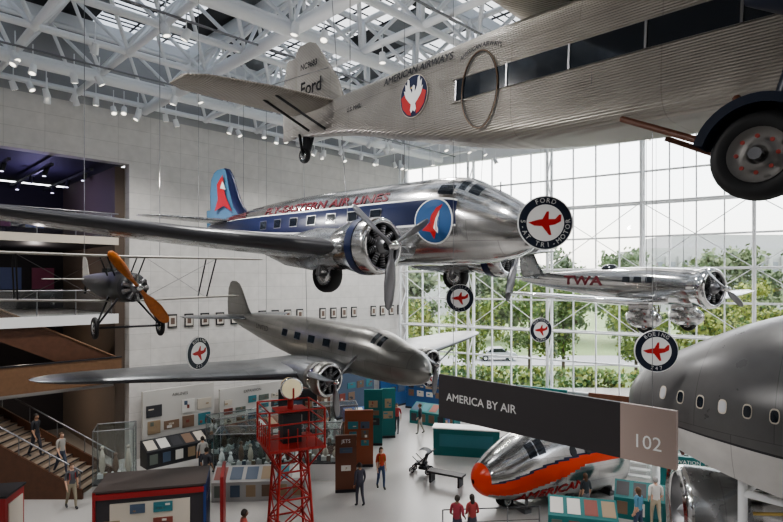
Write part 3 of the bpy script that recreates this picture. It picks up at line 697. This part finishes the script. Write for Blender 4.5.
# ---------------------------------------------------------------- jumbo nose
H=empty('jumbo_jet_nose_section',(6.3,14.6,5.55),(0,0,math.atan2(.75,-.66)))
F7=Fus([(0,.1,.05,.1),(.25,.75,.05,.55),(.8,1.3,.05,1.0),(1.6,1.8,.05,1.45),(2.8,2.25,.06,2.0),(4.2,2.48,.05,2.4),(6,2.55,.1,2.6),(10,2.55,.1,2.65)],-1,2.05)
JG=panelmat('jumbo_grey',(.13,.127,.127),.30,.15,'xz',1.5,30,.03,.6,msize=.008,nb=.02); JW=panelmat('jumbo_white',(.62,.60,.58),.35,0,'xz',1.5,30,.02,.6,msize=.008,nb=.02)
pj=[math.asin(x) for x in (-.46,-.4,-.3,-.2,-.12,-.1,0,.1,.2,.3,.4,.5,.6,.7,.8,.88,.93,.97,.99,1)]; pj=pj+[math.pi-p for p in reversed(pj[:-1])]
def jm(u,phi):
    s=math.sin(phi)
    if s>.93 and u>4.: return RED
    if s<-.12: return JW
    if s<-.1: return DARK
    return JG
mb=MB(); mb.grid(F7.pt,lin(0,1,10)[:-1]+lin(1,10,40),pj,jm)
n=30
bot=[F7.pt(u,pj[0]) for u in lin(0,10,n)]+[F7.pt(u,pj[-1]) for u in reversed(lin(0,10,n))]
mb.add(bot,[(i,i+1,2*n-2-i,2*n-1-i) for i in range(n-1)],JW)
BLIND=mat('window_blind',(.5,.5,.52),.4)
for right in(True,False):
    for i in range(17):
        u=1.45+i*.46
        for r,m,o in((.12,CREAM,.012),(.095,GLASSD if i%3 else BLIND,.02)):
            P=[]
            for a in lin(0,2*math.pi*19/20,20):
                c_,s_=math.cos(a),math.sin(a); P.append(F7.side(u+r*.72*math.copysign(abs(c_)**.7,c_),.5+r*1.15*math.copysign(abs(s_)**.7,s_),right,o))
            mb.add(P,[tuple(range(20))],m)
    P=[F7.side(6.2+a,.25+b,right,.015) for a,b in((-.5,-.8),(.5,-.8),(.5,.95),(-.5,.95),(-.5,-.8))]
    for a,b in zip(P,P[1:]): mb.tube(a,b,.012,DARK,4)
mb.obj('fuselage',H)
mb=MB()
for u in(-3,-6,-9):
    for y in(-1.6,1.6): mb.tube((u,y,-5.55),(u,y,-1.0),.09,TRUSS,10)
    mb.tube((u,-1.6,-1.3),(u,1.6,-1.3),.08,TRUSS)
for y in(-1.6,1.6): mb.tube((-3,y,-1.3),(-9,y,-1.3),.08,TRUSS); mb.tube((-3,y,-5.3),(-6,y,-1.3),.05,TRUSS); mb.tube((-6,y,-5.3),(-9,y,-1.3),.05,TRUSS)
mb.obj('support_frame',H)
J=empty('jet_engine',(7.9,12.4,3.3),(0,0,R(165)))
mb=MB()
mb.lathe([(1.4,.85),(1.5,.95),(1.3,1.02),(.2,1.0),(.2,.7),(-.8,.6),(-1.4,.5),(-1.4,.3),(-2.0,.05)],[CHROME,CHROME,SILVW,STEEL,SILV,STEEL,STEEL,DARK],None,36)
mb.lathe([(1.4,.85),(1.0,.82),(1.0,.3),(1.35,.12),(1.45,.001)],[STEEL,DARK,STEEL,STEEL],None,36)
for i in range(20):
    a=2*math.pi*i/20; mb.add([(1.1,.2*math.cos(a),.2*math.sin(a)),(1.0,.2*math.cos(a+.1),.2*math.sin(a+.1)),(1.0,.82*math.cos(a+.25),.82*math.sin(a+.25)),(1.1,.82*math.cos(a+.1),.82*math.sin(a+.1))],[(0,1,2,3)],CHROME)
for i in range(14):
    a=2*math.pi*i/14; mb.tube((.15,.74*math.cos(a),.74*math.sin(a)),(-1.2,.58*math.cos(a+.2),.58*math.sin(a+.2)),.035,[CHROME,GOLD,STEEL][i%3],6)
mb.obj('nacelle',J)
mb=MB()
for x in(-.8,.8):
    for y in(-.8,.8): mb.tube((x,y,-3.3),(x,y*.8,-.5),.06,TRUSS)
    mb.tube((x,-.8,-1.0),(x,.8,-1.0),.06,TRUSS)
mb.obj('engine_stand',J)
# ---------------------------------------------------------------- hanging banner
a=V((.85,9.8,0));b=V((3.57,7.0,0)); dd=(b-a); Ls=dd.length; ya=math.atan2(dd.y,dd.x)
SG=empty('hanging_direction_sign',(a.x,a.y,6.52),(0,0,ya))
mb=MB(); mb.box((Ls*.41,0,0),(Ls*.82,.07,.74),SIGNG); mb.box((Ls*.91,0,0),(Ls*.18,.072,.74),SIGNB)
text(mb,'AMERICA BY AIR',.185,WHITE,lambda x,y:V((.88+x,-.04,.0+y)),1.02,.003)
text(mb,'102',.25,WHITE,lambda x,y:V((Ls*.91+x,-.042,-.1+y)),1.)
mb.obj('banner_panel',SG)
for q in(.3,Ls-.3):
    w=V((a.x,a.y,6.89))+dd.normalized()*q; CB.tube(w,w+V((0,0,10.1)),.005,STEEL,5)
# ---------------------------------------------------------------- round hanging signs
def roundel(loc,r,yaw,top,bot):
    o=empty('round_hanging_sign',loc,(0,0,yaw)); mb=MB()
    def ds(rr,m,y):
        n=40; mb.add([(rr*math.cos(2*math.pi*i/n),y,rr*math.sin(2*math.pi*i/n)) for i in range(n)],[tuple(range(n))],m)
    mb.tube((0,-.02,0),(0,.02,0),r,WHITE,40)
    for sg in(-1,1):
        ds(r*.96,NAVYD,sg*.022); ds(r*.68,WHITE,sg*.025)
        pl=[(-.62,.02),(-.25,.12),(-.1,.14),(.05,.42),(.13,.42),(.12,.14),(.35,.14),(.5,.3),(.58,.3),(.56,.05),(.35,-.06),(.14,-.1),(.22,-.45),(.13,-.45),(-.12,-.12),(-.4,-.1)]
        mb.add([(x*r*(1 if sg<0 else -1),sg*.028,z*r) for x,z in pl],[tuple(range(len(pl)))],RED)
        for s,ctr,f in((top,90,1),(bot,270,-1)):
            k=len(s); step=14.5
            for i,ch in enumerate(s):
                if ch==' ': continue
                an=R(ctr+f*((k-1)/2-i)*step); rr=r*.82; ro=an-R(90)*f
                cx,cz=rr*math.cos(an),rr*math.sin(an)
                text(mb,ch,r*.24,WHITE,lambda a,b:V(((cx+a*math.cos(ro)-b*math.sin(ro))*(1 if sg<0 else -1),sg*.03,cz+a*math.sin(ro)+b*math.cos(ro))),1,.002)
    mb.obj('disc',o); CB.tube(V(loc)+V((0,0,r)),V((loc[0],loc[1],17)),.005,STEEL,5)
roundel((2.55,9.3,9.48),.45,R(-5),'FORD','5-AT TRI-MOTOR')
roundel((2.2,18.0,7.98),.45,R(0),'DOUGLAS','DC-3')
roundel((5.6,21.0,6.7),.46,R(15),'NORTHROP','ALPHA')
roundel((5.67,12.0,7.02),.45,R(-8),'BOEING','747')
roundel((-5.1,14.8,6.62),.43,R(66),'BOEING','247')
roundel((1.92,28,3.75),.5,R(30),'DOUGLAS','DC-7')
CB.obj('suspension_cables',ROOF)
# ---------------------------------------------------------------- airway beacon tower
K=empty('airway_beacon_tower',(-3.25,18,0),(0,0,R(25)))
REDS=mat('beacon_red_steel',(.36,.02,.015),.45)
mb=MB()
def hw(z): return .62-.06*z
zs=[0,.85,1.7,2.55,3.3]
for sx in(-1,1):
    for sy in(-1,1): mb.tube((sx*hw(0),sy*hw(0),0),(sx*hw(3.3),sy*hw(3.3),3.3),.045,REDS,8)
for z0,z1 in zip(zs,zs[1:]):
    for (p,q) in(((-1,-1),(1,-1)),((1,-1),(1,1)),((1,1),(-1,1)),((-1,1),(-1,-1))):
        mb.tube((p[0]*hw(z0),p[1]*hw(z0),z0),(q[0]*hw(z1),q[1]*hw(z1),z1),.024,REDS,6); mb.tube((q[0]*hw(z0),q[1]*hw(z0),z0),(p[0]*hw(z1),p[1]*hw(z1),z1),.024,REDS,6)
        mb.tube((p[0]*hw(z1),p[1]*hw(z1),z1),(q[0]*hw(z1),q[1]*hw(z1),z1),.03,REDS,6)
mb.obj('tower_lattice',K)
mb=MB(); mb.box((0,0,3.35),(1.8,1.8,.08),REDS)
for sx in(-.87,.87):
    for sy in(-.87,.87): mb.tube((sx,sy,3.3),(sx,sy,4.55),.035,REDS)
for z in(3.75,4.15,4.55):
    for p,q in(((-.87,-.87),(.87,-.87)),((.87,-.87),(.87,.87)),((.87,.87),(-.87,.87)),((-.87,.87),(-.87,-.87))): mb.tube((*p,z),(*q,z),.025,REDS,6)
for p in((-.87,-.87),(.87,-.87),(.87,.87),(-.87,.87)): mb.tube((*p,3.35),(p[0]*.5,p[1]*.5,2.6),.03,REDS,6)
for k in range(7): mb.box((-.87+k*.29,-.87,3.65),(.03,.03,.7),REDS); mb.box((-.87,-.87+k*.29,3.65),(.03,.03,.7),REDS)
mb.box((0,0,3.85),(.6,.5,.9),DARK); mb.box((0,0,4.42),(1.0,.8,.05),REDS)
mb.obj('platform',K)
mb=MB(); mb.tube((0,0,4.4),(0,0,4.8),.1,REDS,12); M=Matrix.Translation(V((0,0,5.12)))@Matrix.Rotation(R(-95),4,'Z')
mb.lathe([(-.3,.001),(-.28,.2),(-.15,.3),(.2,.33),(.22,.36),(.26,.36),(.27,.31)],[REDS,REDS,GOLD,GOLD,CHROME,CHROME],M,28); mb.lathe([(.27,.31),(.3,.2),(.33,.001)],mat('lens_glow',(.85,.75,.5),.1,emit=.2),M,28)
mb.tube((0,-.38,4.8),(0,-.38,5.15),.03,REDS); mb.tube((0,.38,4.8),(0,.38,5.15),.03,REDS); mb.tube((0,-.38,4.8),(0,.38,4.8),.03,REDS); mb.obj('rotating_lamp',K)
# ---------------------------------------------------------------- exhibits
PC=[mat('print_%d'%i,c,.5) for i,c in enumerate([(.5,.45,.38),(.07,.10,.15),(.20,.13,.09),(.6,.58,.54),(.04,.04,.045),(.12,.14,.12),(.30,.22,.14),(.04,.18,.21),(.22,.06,.045),(.15,.10,.07)])]
def printgrid(mb,x0,x1,z0,z1,y,n,k):
    w=(x1-x0)/n;h=(z1-z0)/k
    for i in range(n):
        for j in range(k):
            if random.random()<.12: continue
            px=x0+w*(i+.5); pz=z0+h*(j+.5); ww=w*random.uniform(.55,.9); hh=h*random.uniform(.5,.85)
            mb.box((px,y,pz),(ww,.03,hh),random.choice(PC))
            for q in range(random.randint(1,3)): mb.box((px+random.uniform(-.3,.3)*ww,y-.02,pz+random.uniform(-.3,.3)*hh),(ww*random.uniform(.15,.4),.02,hh*random.uniform(.1,.35)),random.choice(PC))
def panelwall(x,y,yaw,w,h,m,n=3,k=2,title=None,name='exhibit_panel',th=.15):
    mb=MB(); mb.box((0,0,h/2),(w,th,h),m)
    printgrid(mb,-w/2+.1,w/2-.1,h*.35,h*.82,-th/2-.02,n,k)
    if title: text(mb,title,min(.2,w/len(title)*1.3),WHITE if m not in (WHITE,IV) else DARK,lambda a,b:V((a,-th/2-.03,h*.9+b)))
    mb.box((0,-th/2-.02,.06),(w,.04,.12),DARK)
    return mb.obj(name,None,(x,y,0),(0,0,yaw))
def glasscase(x,y,yaw,w,d,h,ph_=.5,m=PLINTH,name='glass_display_case'):
    mb=MB(); mb.box((0,0,ph_/2),(w,d,ph_),m); mb.box((0,0,ph_+.02),(w*1.02,d*1.02,.04),DARK)
    for sx in(-1,1):
        mb.box((sx*(w/2-.01),0,(h+ph_)/2),(.015,d,h-ph_-.04),GLASSC)
        for sy in(-1,1): mb.tube((sx*(w/2-.02),sy*(d/2-.02),ph_),(sx*(w/2-.02),sy*(d/2-.02),h),.02,STEEL,6)
        mb.tube((sx*(w/2-.02),-d/2+.02,h),(sx*(w/2-.02),d/2-.02,h),.025,STEEL,6)
    for sy in(-1,1): mb.box((0,sy*(d/2-.01),(h+ph_)/2),(w,.015,h-ph_-.04),GLASSC); mb.tube((-w/2+.02,sy*(d/2-.02),h),(w/2-.02,sy*(d/2-.02),h),.025,STEEL,6)
    mb.box((0,0,h),(w-.03,d-.03,.012),GLASSC)
    nn=max(3,int(w*2.5))
    for i in range(nn):
        xx=-w/2+.25+i*(w-.5)/(nn-1); hh=random.uniform(.2,.5)*(h-ph_); q=random.choice([WHITE,CREAM,PC[2],PC[5],PC[9],PC[8]]); yy=random.uniform(-.25,.25)*d
        mb.box((xx,yy,ph_+.12),(.34,.3,.2),WHITE)
        mb.lathe([(ph_+.2,.05),(ph_+.2+hh*.3,.13),(ph_+.2+hh*.7,.10),(ph_+.2+hh,.04),(ph_+.2+hh,.001)],q,Matrix.Translation(V((xx,yy,0)))@Matrix.Rotation(R(-90),4,'Y'),12); mb.ball((xx,yy,ph_+.2+hh+.06),.08,q,n=8)
        mb.box((xx+.15,yy-.2,ph_+.15),(.16,.04,.25),random.choice(PC))
    return mb.obj(name,None,(x,y,0),(0,0,yaw))
def desk(x,y,yaw,w,m=DARK,name='reading_desk'):
    mb=MB(); vs=[(-w/2,-.45,0),(w/2,-.45,0),(w/2,-.45,.75),(-w/2,-.45,.75),(-w/2,.35,0),(w/2,.35,0),(w/2,.35,1.15),(-w/2,.35,1.15)]
    mb.add(vs,[(0,1,2,3),(4,7,6,5),(3,2,6,7),(0,3,7,4),(1,5,6,2)],m)
    n=int(w/.55)
    for i in range(n):
        xx=-w/2+w*(i+.5)/n; q=random.choice(PC); ww=w/n*.38
        mb.add([(xx-ww,-.35,.815),(xx+ww,-.35,.815),(xx+ww,.25,1.115),(xx-ww,.25,1.115)],[(0,1,2,3)],q)
        mb.box((xx,-.46,.4),(ww*1.6,.02,.45),random.choice(PC))
    return mb.obj(name,None,(x,y,0),(0,0,yaw))
SWY=R(45)
def swp(t,y): p=SW(t,y); return p.x,p.y
IV=mat('ivory_panel',(.48,.46,.43),.6)
x,y=swp(16.8,.5); panelwall(x,y,SWY,3.6,3.3,IV,4,2,'AIRLINES')
x,y=swp(16.8,1.4); desk(x,y,SWY,4.2)
x,y=swp(12.8,.6); panelwall(x,y,SWY,3.8,2.9,IV,5,3,'EXPANSION')
x,y=swp(13.0,1.5); desk(x,y,SWY,3.4,BROWN)
x,y=swp(9,.6); panelwall(x,y,SWY,3.2,2.6,BROWN,4,2,'TRAVEL')
x,y=swp(5.4,.7); panelwall(x,y,SWY,3.2,2.8,PC[1],4,2)
x,y=swp(2.0,.7); panelwall(x,y,SWY,2.4,2.6,BLUE,3,2)
glasscase(-7.4,26.8,R(35),2.6,1.2,2.2,.5,DARK); glasscase(-5.9,24.3,R(5),3.3,1.4,2.1,.55,PLINTH); glasscase(-3.1,24.6,R(0),1.8,1.2,2.2,.7,WHITE)
desk(-5.2,22.2,R(5),3.6,PLINTH); glasscase(-2.8,27.6,R(10),2.2,1.0,2.5,.6,BROWN)
glasscase(-11.3,22.9,R(20),1.5,1.3,2.6,.45,PLINTH)
panelwall(-1.85,22.7,R(8),.85,2.3,BROWN,1,3,'JETS'); panelwall(-1.5,25.8,R(5),1.3,2.6,mat('red_brown_panel',(.25,.07,.03),.5),2,3); panelwall(-4.9,29.3,R(5),2.0,2.9,DARK,3,2)
panelwall(-.95,29.2,R(0),.95,2.9,TEAL,1,3); panelwall(-.2,30.6,R(10),.8,2.7,TEAL,1,2)
desk(-1.6,32.8,R(20),2.4,BLUE); desk(2.6,33.4,R(-33),3.0,TEAL)
def ww(t,y): p=WW(t,y); return p.x,p.y
for t,m in((2.6,BLUE),(6.4,PC[1]),(10.4,TEAL),(14.6,BROWN)):
    x,y=ww(t,1.7); panelwall(x,y,WDY,3.0,2.3,m,4,2)
mb=MB(); mb.box((0,0,.65),(3.2,.8,1.3),TEAL); mb.box((0,0,1.33),(3.3,.9,.06),WHITE); mb.box((0,-.41,.75),(2.6,.03,.6),PC[7]); mb.obj('information_counter',None,(3.7,27.6,0),(0,0,R(-12)))
mb=MB(); mb.box((0,0,.45),(1.6,.5,.08),DARK)
for q in(-.65,.65): mb.box((q,0,.22),(.08,.45,.44),DARK)
mb.obj('bench',None,(2.3,23.6,0),(0,0,R(-30)))
desk(6.4,18.8,R(-15),2.2,TEAL); desk(9.0,20.3,R(-25),1.7,TEAL); panelwall(11.0,21.2,R(-20),1.5,1.9,TEAL,2,2,'INNOVATION')
panelwall(10.6,27.2,R(-30),4.2,2.4,TEAL,4,2); glasscase(13.2,24.5,R(-30),2.2,1.1,2.2,.6,WHITE)
mb=MB()
for i in range(4):
    mb.tube((i*1.1,0,0),(i*1.1,0,.95),.025,STEEL,8); mb.tube((i*1.1,0,0),(i*1.1,0,.03),.14,STEEL,12)
mb.tube((0,0,.93),(3.3,0,.93),.02,DARK); mb.tube((0,0,.5),(3.3,0,.5),.01,DARK)
mb.obj('barrier_rail',None,(1.7,18.6,0),(0,0,R(5)))
mb=MB()
KR=mat('kiosk_red',(.30,.02,.02),.45); KB=mat('kiosk_blue',(.02,.05,.18),.45)
mb.box((0,0,1.2),(3.0,1.6,2.4),mat('kiosk_charcoal',(.045,.04,.045),.5)); mb.box((0,-.82,1.3),(2.2,.05,1.5),CREAM); printgrid(mb,-1.4,1.4,.7,2.1,-.86,4,3); mb.box((1.52,0,1.2),(.08,1.7,2.45),KB); mb.box((-1.52,0,1.2),(.08,1.7,2.45),KR); mb.box((0,0,2.42),(3.1,1.7,.06),mat('kiosk_top',(.07,.055,.05),.5)); mb.box((2.0,.2,1.25),(.1,1.6,2.5),KR); mb.box((0,-.86,2.28),(3.0,.04,.16),KR)
text(mb,'AMERICA BY AIR',.2,WHITE,lambda a,b:V((1.57,a,1.9+b)))
mb.obj('exhibit_kiosk',None,(-7.3,17.3,0),(0,0,R(14)))
mb=MB(); mb.box((0,0,.95),(1.4,1.2,1.9),KR); mb.box((0,0,1.92),(1.5,1.3,.06),DARK); mb.box((.72,0,1.1),(.03,.9,1.1),CREAM); mb.box((0,-.62,1.1),(1.0,.03,1.1),PC[3]); mb.obj('ticket_machine',None,(-12.6,17.6,0),(0,0,R(10)))
# ---------------------------------------------------------------- staircases
mb=MB(); N=24; rise=.17; run=.3; wd=2.4
for i in range(N):
    mb.box((i*run+run/2,wd/2,(i+1)*rise/2),(run,wd,(i+1)*rise),STEP); mb.box((i*run+.01,wd/2,(i+1)*rise-.02),(.05,wd,.04),DARK)
for y in(-.06,wd+.06):
    Lx=N*run;Z=N*rise
    mb.add([(-.3,y-.05,0),(Lx,y-.05,0),(Lx,y-.05,Z+.35),(0-.3,y-.05,.35),(-.3,y+.05,0),(Lx,y+.05,0),(Lx,y+.05,Z+.35),(-.3,y+.05,.35)],[(0,1,2,3),(7,6,5,4),(3,2,6,7),(0,3,7,4)],WOOD)
    mb.tube((-.3,y,1.05),(Lx,y,Z+1.05),.035,STEEL)
    for k in range(7): mb.tube((-.2+k*1.2,y,.3+k*1.2*rise/run),(-.2+k*1.2,y,1.05+k*1.2*rise/run),.02,STEEL)
mb.obj('staircase',None,(-12.4,24.4,0),(0,0,R(180)))
mb=MB()
for i in range(18):
    mb.box((i*.3+.15,-1.0,3.85+(i+1)*.17),(.3,1.6,.17),STEP)
for y in(-.15,-1.85):
    mb.add([(-.3,y,3.87),(0,y,3.87),(5.4,y,6.6),(5.4,y,7.9),(-.3,y,4.9)],[(0,1,2,3,4)],WOOD); mb.tube((-.3,y,4.95),(5.4,y,7.95),.05,WOODR)
mb.obj('staircase',None,SW(19.8,0),(0,0,STY))
# ---------------------------------------------------------------- stroller
mb=MB()
for x,yy in((-.35,-.27),(-.35,.27),(.4,-.22),(.4,.22)): wheel(mb,(x,yy,.13),.13,.05)
for s in(-.25,.25):
    mb.tube((-.35,s,.15),(.35,s,.75),.02,DARK); mb.tube((.4,s,.15),(-.3,s,.85),.02,DARK); mb.tube((-.3,s,.85),(-.55,s,1.05),.02,DARK)
mb.tube((-.55,-.25,1.05),(-.55,.25,1.05),.022,BLACK); mb.box((.02,0,.42),(.5,.46,.08),DARK); mb.box((-.2,0,.68),(.08,.46,.5),DARK,rot=Matrix.Rotation(R(-20),3,'Y'))
mb.grid(lambda a,w:V((-.12+.36*math.cos(a),w,.72+.36*math.sin(a))),lin(R(40),R(150),8),[-.24,0,.24],DARK); mb.box((-.1,0,.25),(.4,.4,.12),DARK)
mb.obj('stroller',None,(1.35,25,0),(0,0,R(160)))
# ---------------------------------------------------------------- people
SKIN=[mat('skin_light',(.58,.36,.26),.55),mat('skin_tan',(.38,.22,.14),.55),mat('skin_dark',(.15,.08,.05),.55)]
HAIR=[mat('hair_dark',(.025,.018,.014),.6),mat('hair_brown',(.10,.055,.03),.6),mat('hair_grey',(.32,.31,.3),.6)]
def cl(c): return mat('cloth_%.2f_%.2f_%.2f'%c,c,.85)
def person(loc,yaw,shirt,pants,skin=0,hair=0,h=1.7,walk=0,longsl=False,female=False,bag=None,shorts=False,armbend=0.):
    S=cl(shirt);P=cl(pants);K_=SKIN[skin];HR=HAIR[hair];SH=cl((.05,.05,.05))
    w=walk; bs=.155 if female else .18
    J=[(0,0,.95),(0,0,1.1),(.0,0,1.28),(0,0,1.44),(.01,0,1.52)]
    RD=[(.12,.155),(.105,.135),(.125,.165),(.075,.085),(.05,.05)]
    E_=[(0,1),(1,2),(2,3),(3,4)]; BM=[(0,1,S),(1,2,S),(2,3,S),(3,4,K_)]
    for sd in(-1,1):
        ws=w*sd; b0=len(J)
        ex=-.03-ws*.13
        J+= [(0,bs*sd,1.405),(ex,(bs+.05)*sd,1.13),(ex+.10+armbend*.16-ws*.08,(bs+.05-armbend*.05)*sd,.89+armbend*.18),(ex+.13+armbend*.2-ws*.1,(bs+.05-armbend*.06)*sd,.83+armbend*.2)]
        RD+=[(.062,.062),(.042,.042),(.027,.027),(.022,.035)]
        E_+=[(3,b0),(b0,b0+1),(b0+1,b0+2),(b0+2,b0+3)]
        BM+=[(3,b0,S),(b0,b0+1,S),(b0+1,b0+2,S if longsl else K_),(b0+2,b0+3,K_)]
        c0=len(J)
        kx=.02+ws*.2; ax=-.01+ws*.3-(.1 if ws<0 else 0); az=.09+(.05 if ws<0 else 0)
        J+=[(0,.09*sd,.87),(kx,.1*sd,.49),(ax,.1*sd,az),(ax+.15,.115*sd,.035 if ws>=0 else .045)]
        RD+=[(.09,.09),(.062,.062),(.042,.042),(.035,.042)]
        E_+=[(0,c0),(c0,c0+1),(c0+1,c0+2),(c0+2,c0+3)]
        BM+=[(0,c0,P),(c0,c0+1,P),(c0+1,c0+2,K_ if shorts else P),(c0+2,c0+3,SH)]
    me=bpy.data.meshes.new('sk'); me.from_pydata(J,E_,[]); o=bpy.data.objects.new('sk',me); scene.collection.objects.link(o)
    md=o.modifiers.new('Skin','SKIN'); md.use_smooth_shade=True
    for i,sv in enumerate(me.skin_vertices[0].data): sv.radius=RD[i]; sv.use_root=(i==0)
    o.modifiers.new('S','SUBSURF').levels=2
    dg=bpy.context.evaluated_depsgraph_get(); ev=bpy.data.meshes.new_from_object(o.evaluated_get(dg))
    vs=[v.co.copy() for v in ev.vertices]; fs=[tuple(p.vertices) for p in ev.polygons]; ms=[]
    for p in ev.polygons:
        c=p.center; best=9;bmat=S
        for a,b,m in BM:
            A_=V(J[a]);B_=V(J[b]);d=B_-A_; t=max(0,min(1,(c-A_).dot(d)/d.length_squared)); q=(c-A_-d*t).length
            if q<best: best=q;bmat=m
        ms.append(bmat)
    bpy.data.objects.remove(o); bpy.data.meshes.remove(me); bpy.data.meshes.remove(ev)
    mb=MB(); mb.add(vs,fs,ms,True)
    hc=V((.02,0,1.62))
    def hf(p):
        q=p.copy()
        if q.z<0: q.x*=1+q.z*.9; q.y*=1+q.z*1.6
        if q.x>.05 and abs(q.y)<.03 and -.05<q.z<.02: q.x+=.018
        return q
    mb.ball(hc,.1,K_,(.95,.78,1.2),20,f=hf)
    mb.ball(hc+V((.095,0,-.02)),.016,K_,(1.2,.8,1.5),8)
    for s in(-1,1):
        mb.ball(hc+V((.083,.03*s,.012)),.011,WHITE,n=8); mb.ball(hc+V((.092,.03*s,.012)),.006,DARK,n=6); mb.ball(hc+V((0,.079*s,-.005)),.024,K_,(.7,.35,1.2),8)
        mb.box(hc+V((.09,.03*s,.034)),(.008,.028,.005),HR)
    mb.box(hc+V((.083,0,-.058)),(.012,.036,.009),mat('lips',(.35,.12,.1),.5))
    def cap(p):
        q=p.copy()
        if q.x>.03 and q.z<.055: q.z=max(q.z,.055)
        if q.z<-.05 and not female: q.z=-.05
        return q
    mb.ball(hc+V((-.012,0,.01)),.108,HR,(.98,.84,1.17),18,f=cap)
    if female: mb.ball(hc+V((-.07,0,-.09)),.075,HR,(.6,1.05,1.9),12)
    for k,sd in enumerate((-1,1)):
        wr=V(J[5+8*k+2]); tip=V(J[5+8*k+3]); d=(tip-wr).normalized(); pm=tip+d*.01
        side=V((0,1,0)).cross(d).normalized()
        mb.ball(pm,.036,K_,(.95,.42,1.15),8)
        for f,(o_,ln) in enumerate(((-.026,.06),(-.009,.07),(.009,.066),(.025,.052))):
            a0=pm+side*o_+d*.03; a1=a0+d*ln*.5; a2=a1+(d+V((0,-sd*.6,0))).normalized()*ln*.5
            mb.tube(a0,a1,.0085,K_,6,r2=.008); mb.tube(a1,a2,.008,K_,6,r2=.006)
        t0=pm+V((.028,0,0)); t1=t0+(d+V((.7,0,0))).normalized()*.045; mb.tube(t0,t1,.01,K_,6,r2=.008)
    if bag: 
        B_=cl(bag); mb.ball((-.17,0,1.24),.17,B_,(.55,.85,1.2),12)
        for s in(-.1,.1): mb.tube((-.1,s,1.42),(.1,s,1.38),.018,B_,6); mb.tube((.1,s,1.38),(.12,s,1.15),.018,B_,6)
    o=mb.obj('person',None,loc,(0,0,yaw)); k=h/1.74; o.scale=(k,k,k); return o
person((-14.55,22.9,1.36),R(-10),(.03,.03,.035),(.04,.04,.05),1,0,1.75,.5)
person((-13.45,22.8,.68),R(-20),(.35,.33,.3),(.06,.07,.1),0,1,1.7,.6)
person((-12.0,21.0,0),R(-40),(.10,.10,.11),(.30,.27,.2),0,1,1.7,.5,bag=(.3,.05,.05))
person((-.43,23.0,0),R(-70),(.50,.08,.04),(.05,.08,.16),0,1,1.72,.3,female=True,bag=(.45,.25,.05))
person((.3,31.5,0),R(-100),(.35,.05,.05),(.05,.05,.06),1,0,1.68,.6)
person((1.6,31.3,0),R(170),(.05,.05,.06),(.3,.28,.25),0,1,1.7,.4,longsl=True)
person((2.1,17.9,0),R(60),(.28,.04,.06),(.05,.05,.08),2,0,1.68,0,armbend=.6)
person((2.6,18.05,0),R(100),(.30,.05,.05),(.06,.06,.08),1,0,1.66,0,female=True,armbend=.8)
person((8.2,18.6,0),R(120),(.10,.25,.35),(.05,.07,.12),0,1,1.68,.2,female=True)
person((9.15,19.4,0),R(80),(.62,.60,.57),(.42,.36,.27),0,2,1.74,.4,armbend=.4)
person((9.75,19.2,0),R(110),(.60,.56,.52),(.05,.05,.07),1,0,1.7,.3,shorts=True)
person((-4.4,16.7,0),R(30),(.45,.1,.08),(.06,.06,.07),2,0,1.72,0,armbend=.5)
person((-1.2,34.5,0),R(-60),(.2,.25,.4),(.05,.05,.06),0,1,1.7,.4)
person((7.0,20.2,0),R(100),(.05,.06,.07),(.2,.2,.22),0,1,1.6,0,female=True)
person((-7.6,23.0,0),R(70),(.06,.06,.07),(.05,.06,.1),1,0,1.7,.3)
person((-8.3,24.6,0),R(120),(.4,.38,.36),(.05,.05,.07),0,0,1.72,.2)
person((-3.6,30.8,0),R(200),(.3,.3,.34),(.06,.06,.07),0,1,1.7,.5)
person((-8.9,28.0,0),R(150),(.5,.48,.45),(.05,.07,.14),0,1,1.68,.2,female=True)
person((3.0,30.0,0),R(-40),(.1,.14,.3),(.28,.25,.2),0,0,1.75,.5)
person((-1.2,21.2,0),R(120),(.06,.06,.08),(.05,.05,.07),1,0,1.66,.2,longsl=True)
# ---------------------------------------------------------------- world, camera
w=bpy.data.worlds.new('World'); scene.world=w; w.use_nodes=True
bg=w.node_tree.nodes['Background']; tn=w.node_tree
sky=tn.nodes.new('ShaderNodeTexSky'); sky.sky_type='NISHITA'; sky.sun_disc=False; sky.sun_elevation=R(45); sky.air_density=1.; sky.dust_density=4
mx=tn.nodes.new('ShaderNodeMixRGB'); mx.inputs[0].default_value=.92; mx.inputs[2].default_value=(.97,.985,1.0,1)
tn.links.new(sky.outputs[0],mx.inputs[1]); tn.links.new(mx.outputs[0],bg.inputs[0]); bg.inputs[1].default_value=3.1
cam=bpy.data.cameras.new('Camera'); co=bpy.data.objects.new('Camera',cam); scene.collection.objects.link(co)
co.location=(0,0,8.5); co.rotation_euler=(R(90),0,0); cam.sensor_width=36; cam.lens=36*560/783; cam.shift_y=21/783; cam.clip_end=600; cam.clip_start=.05
scene.camera=co
try: scene.view_settings.look='AgX - Medium High Contrast'
except Exception as e: print(e)
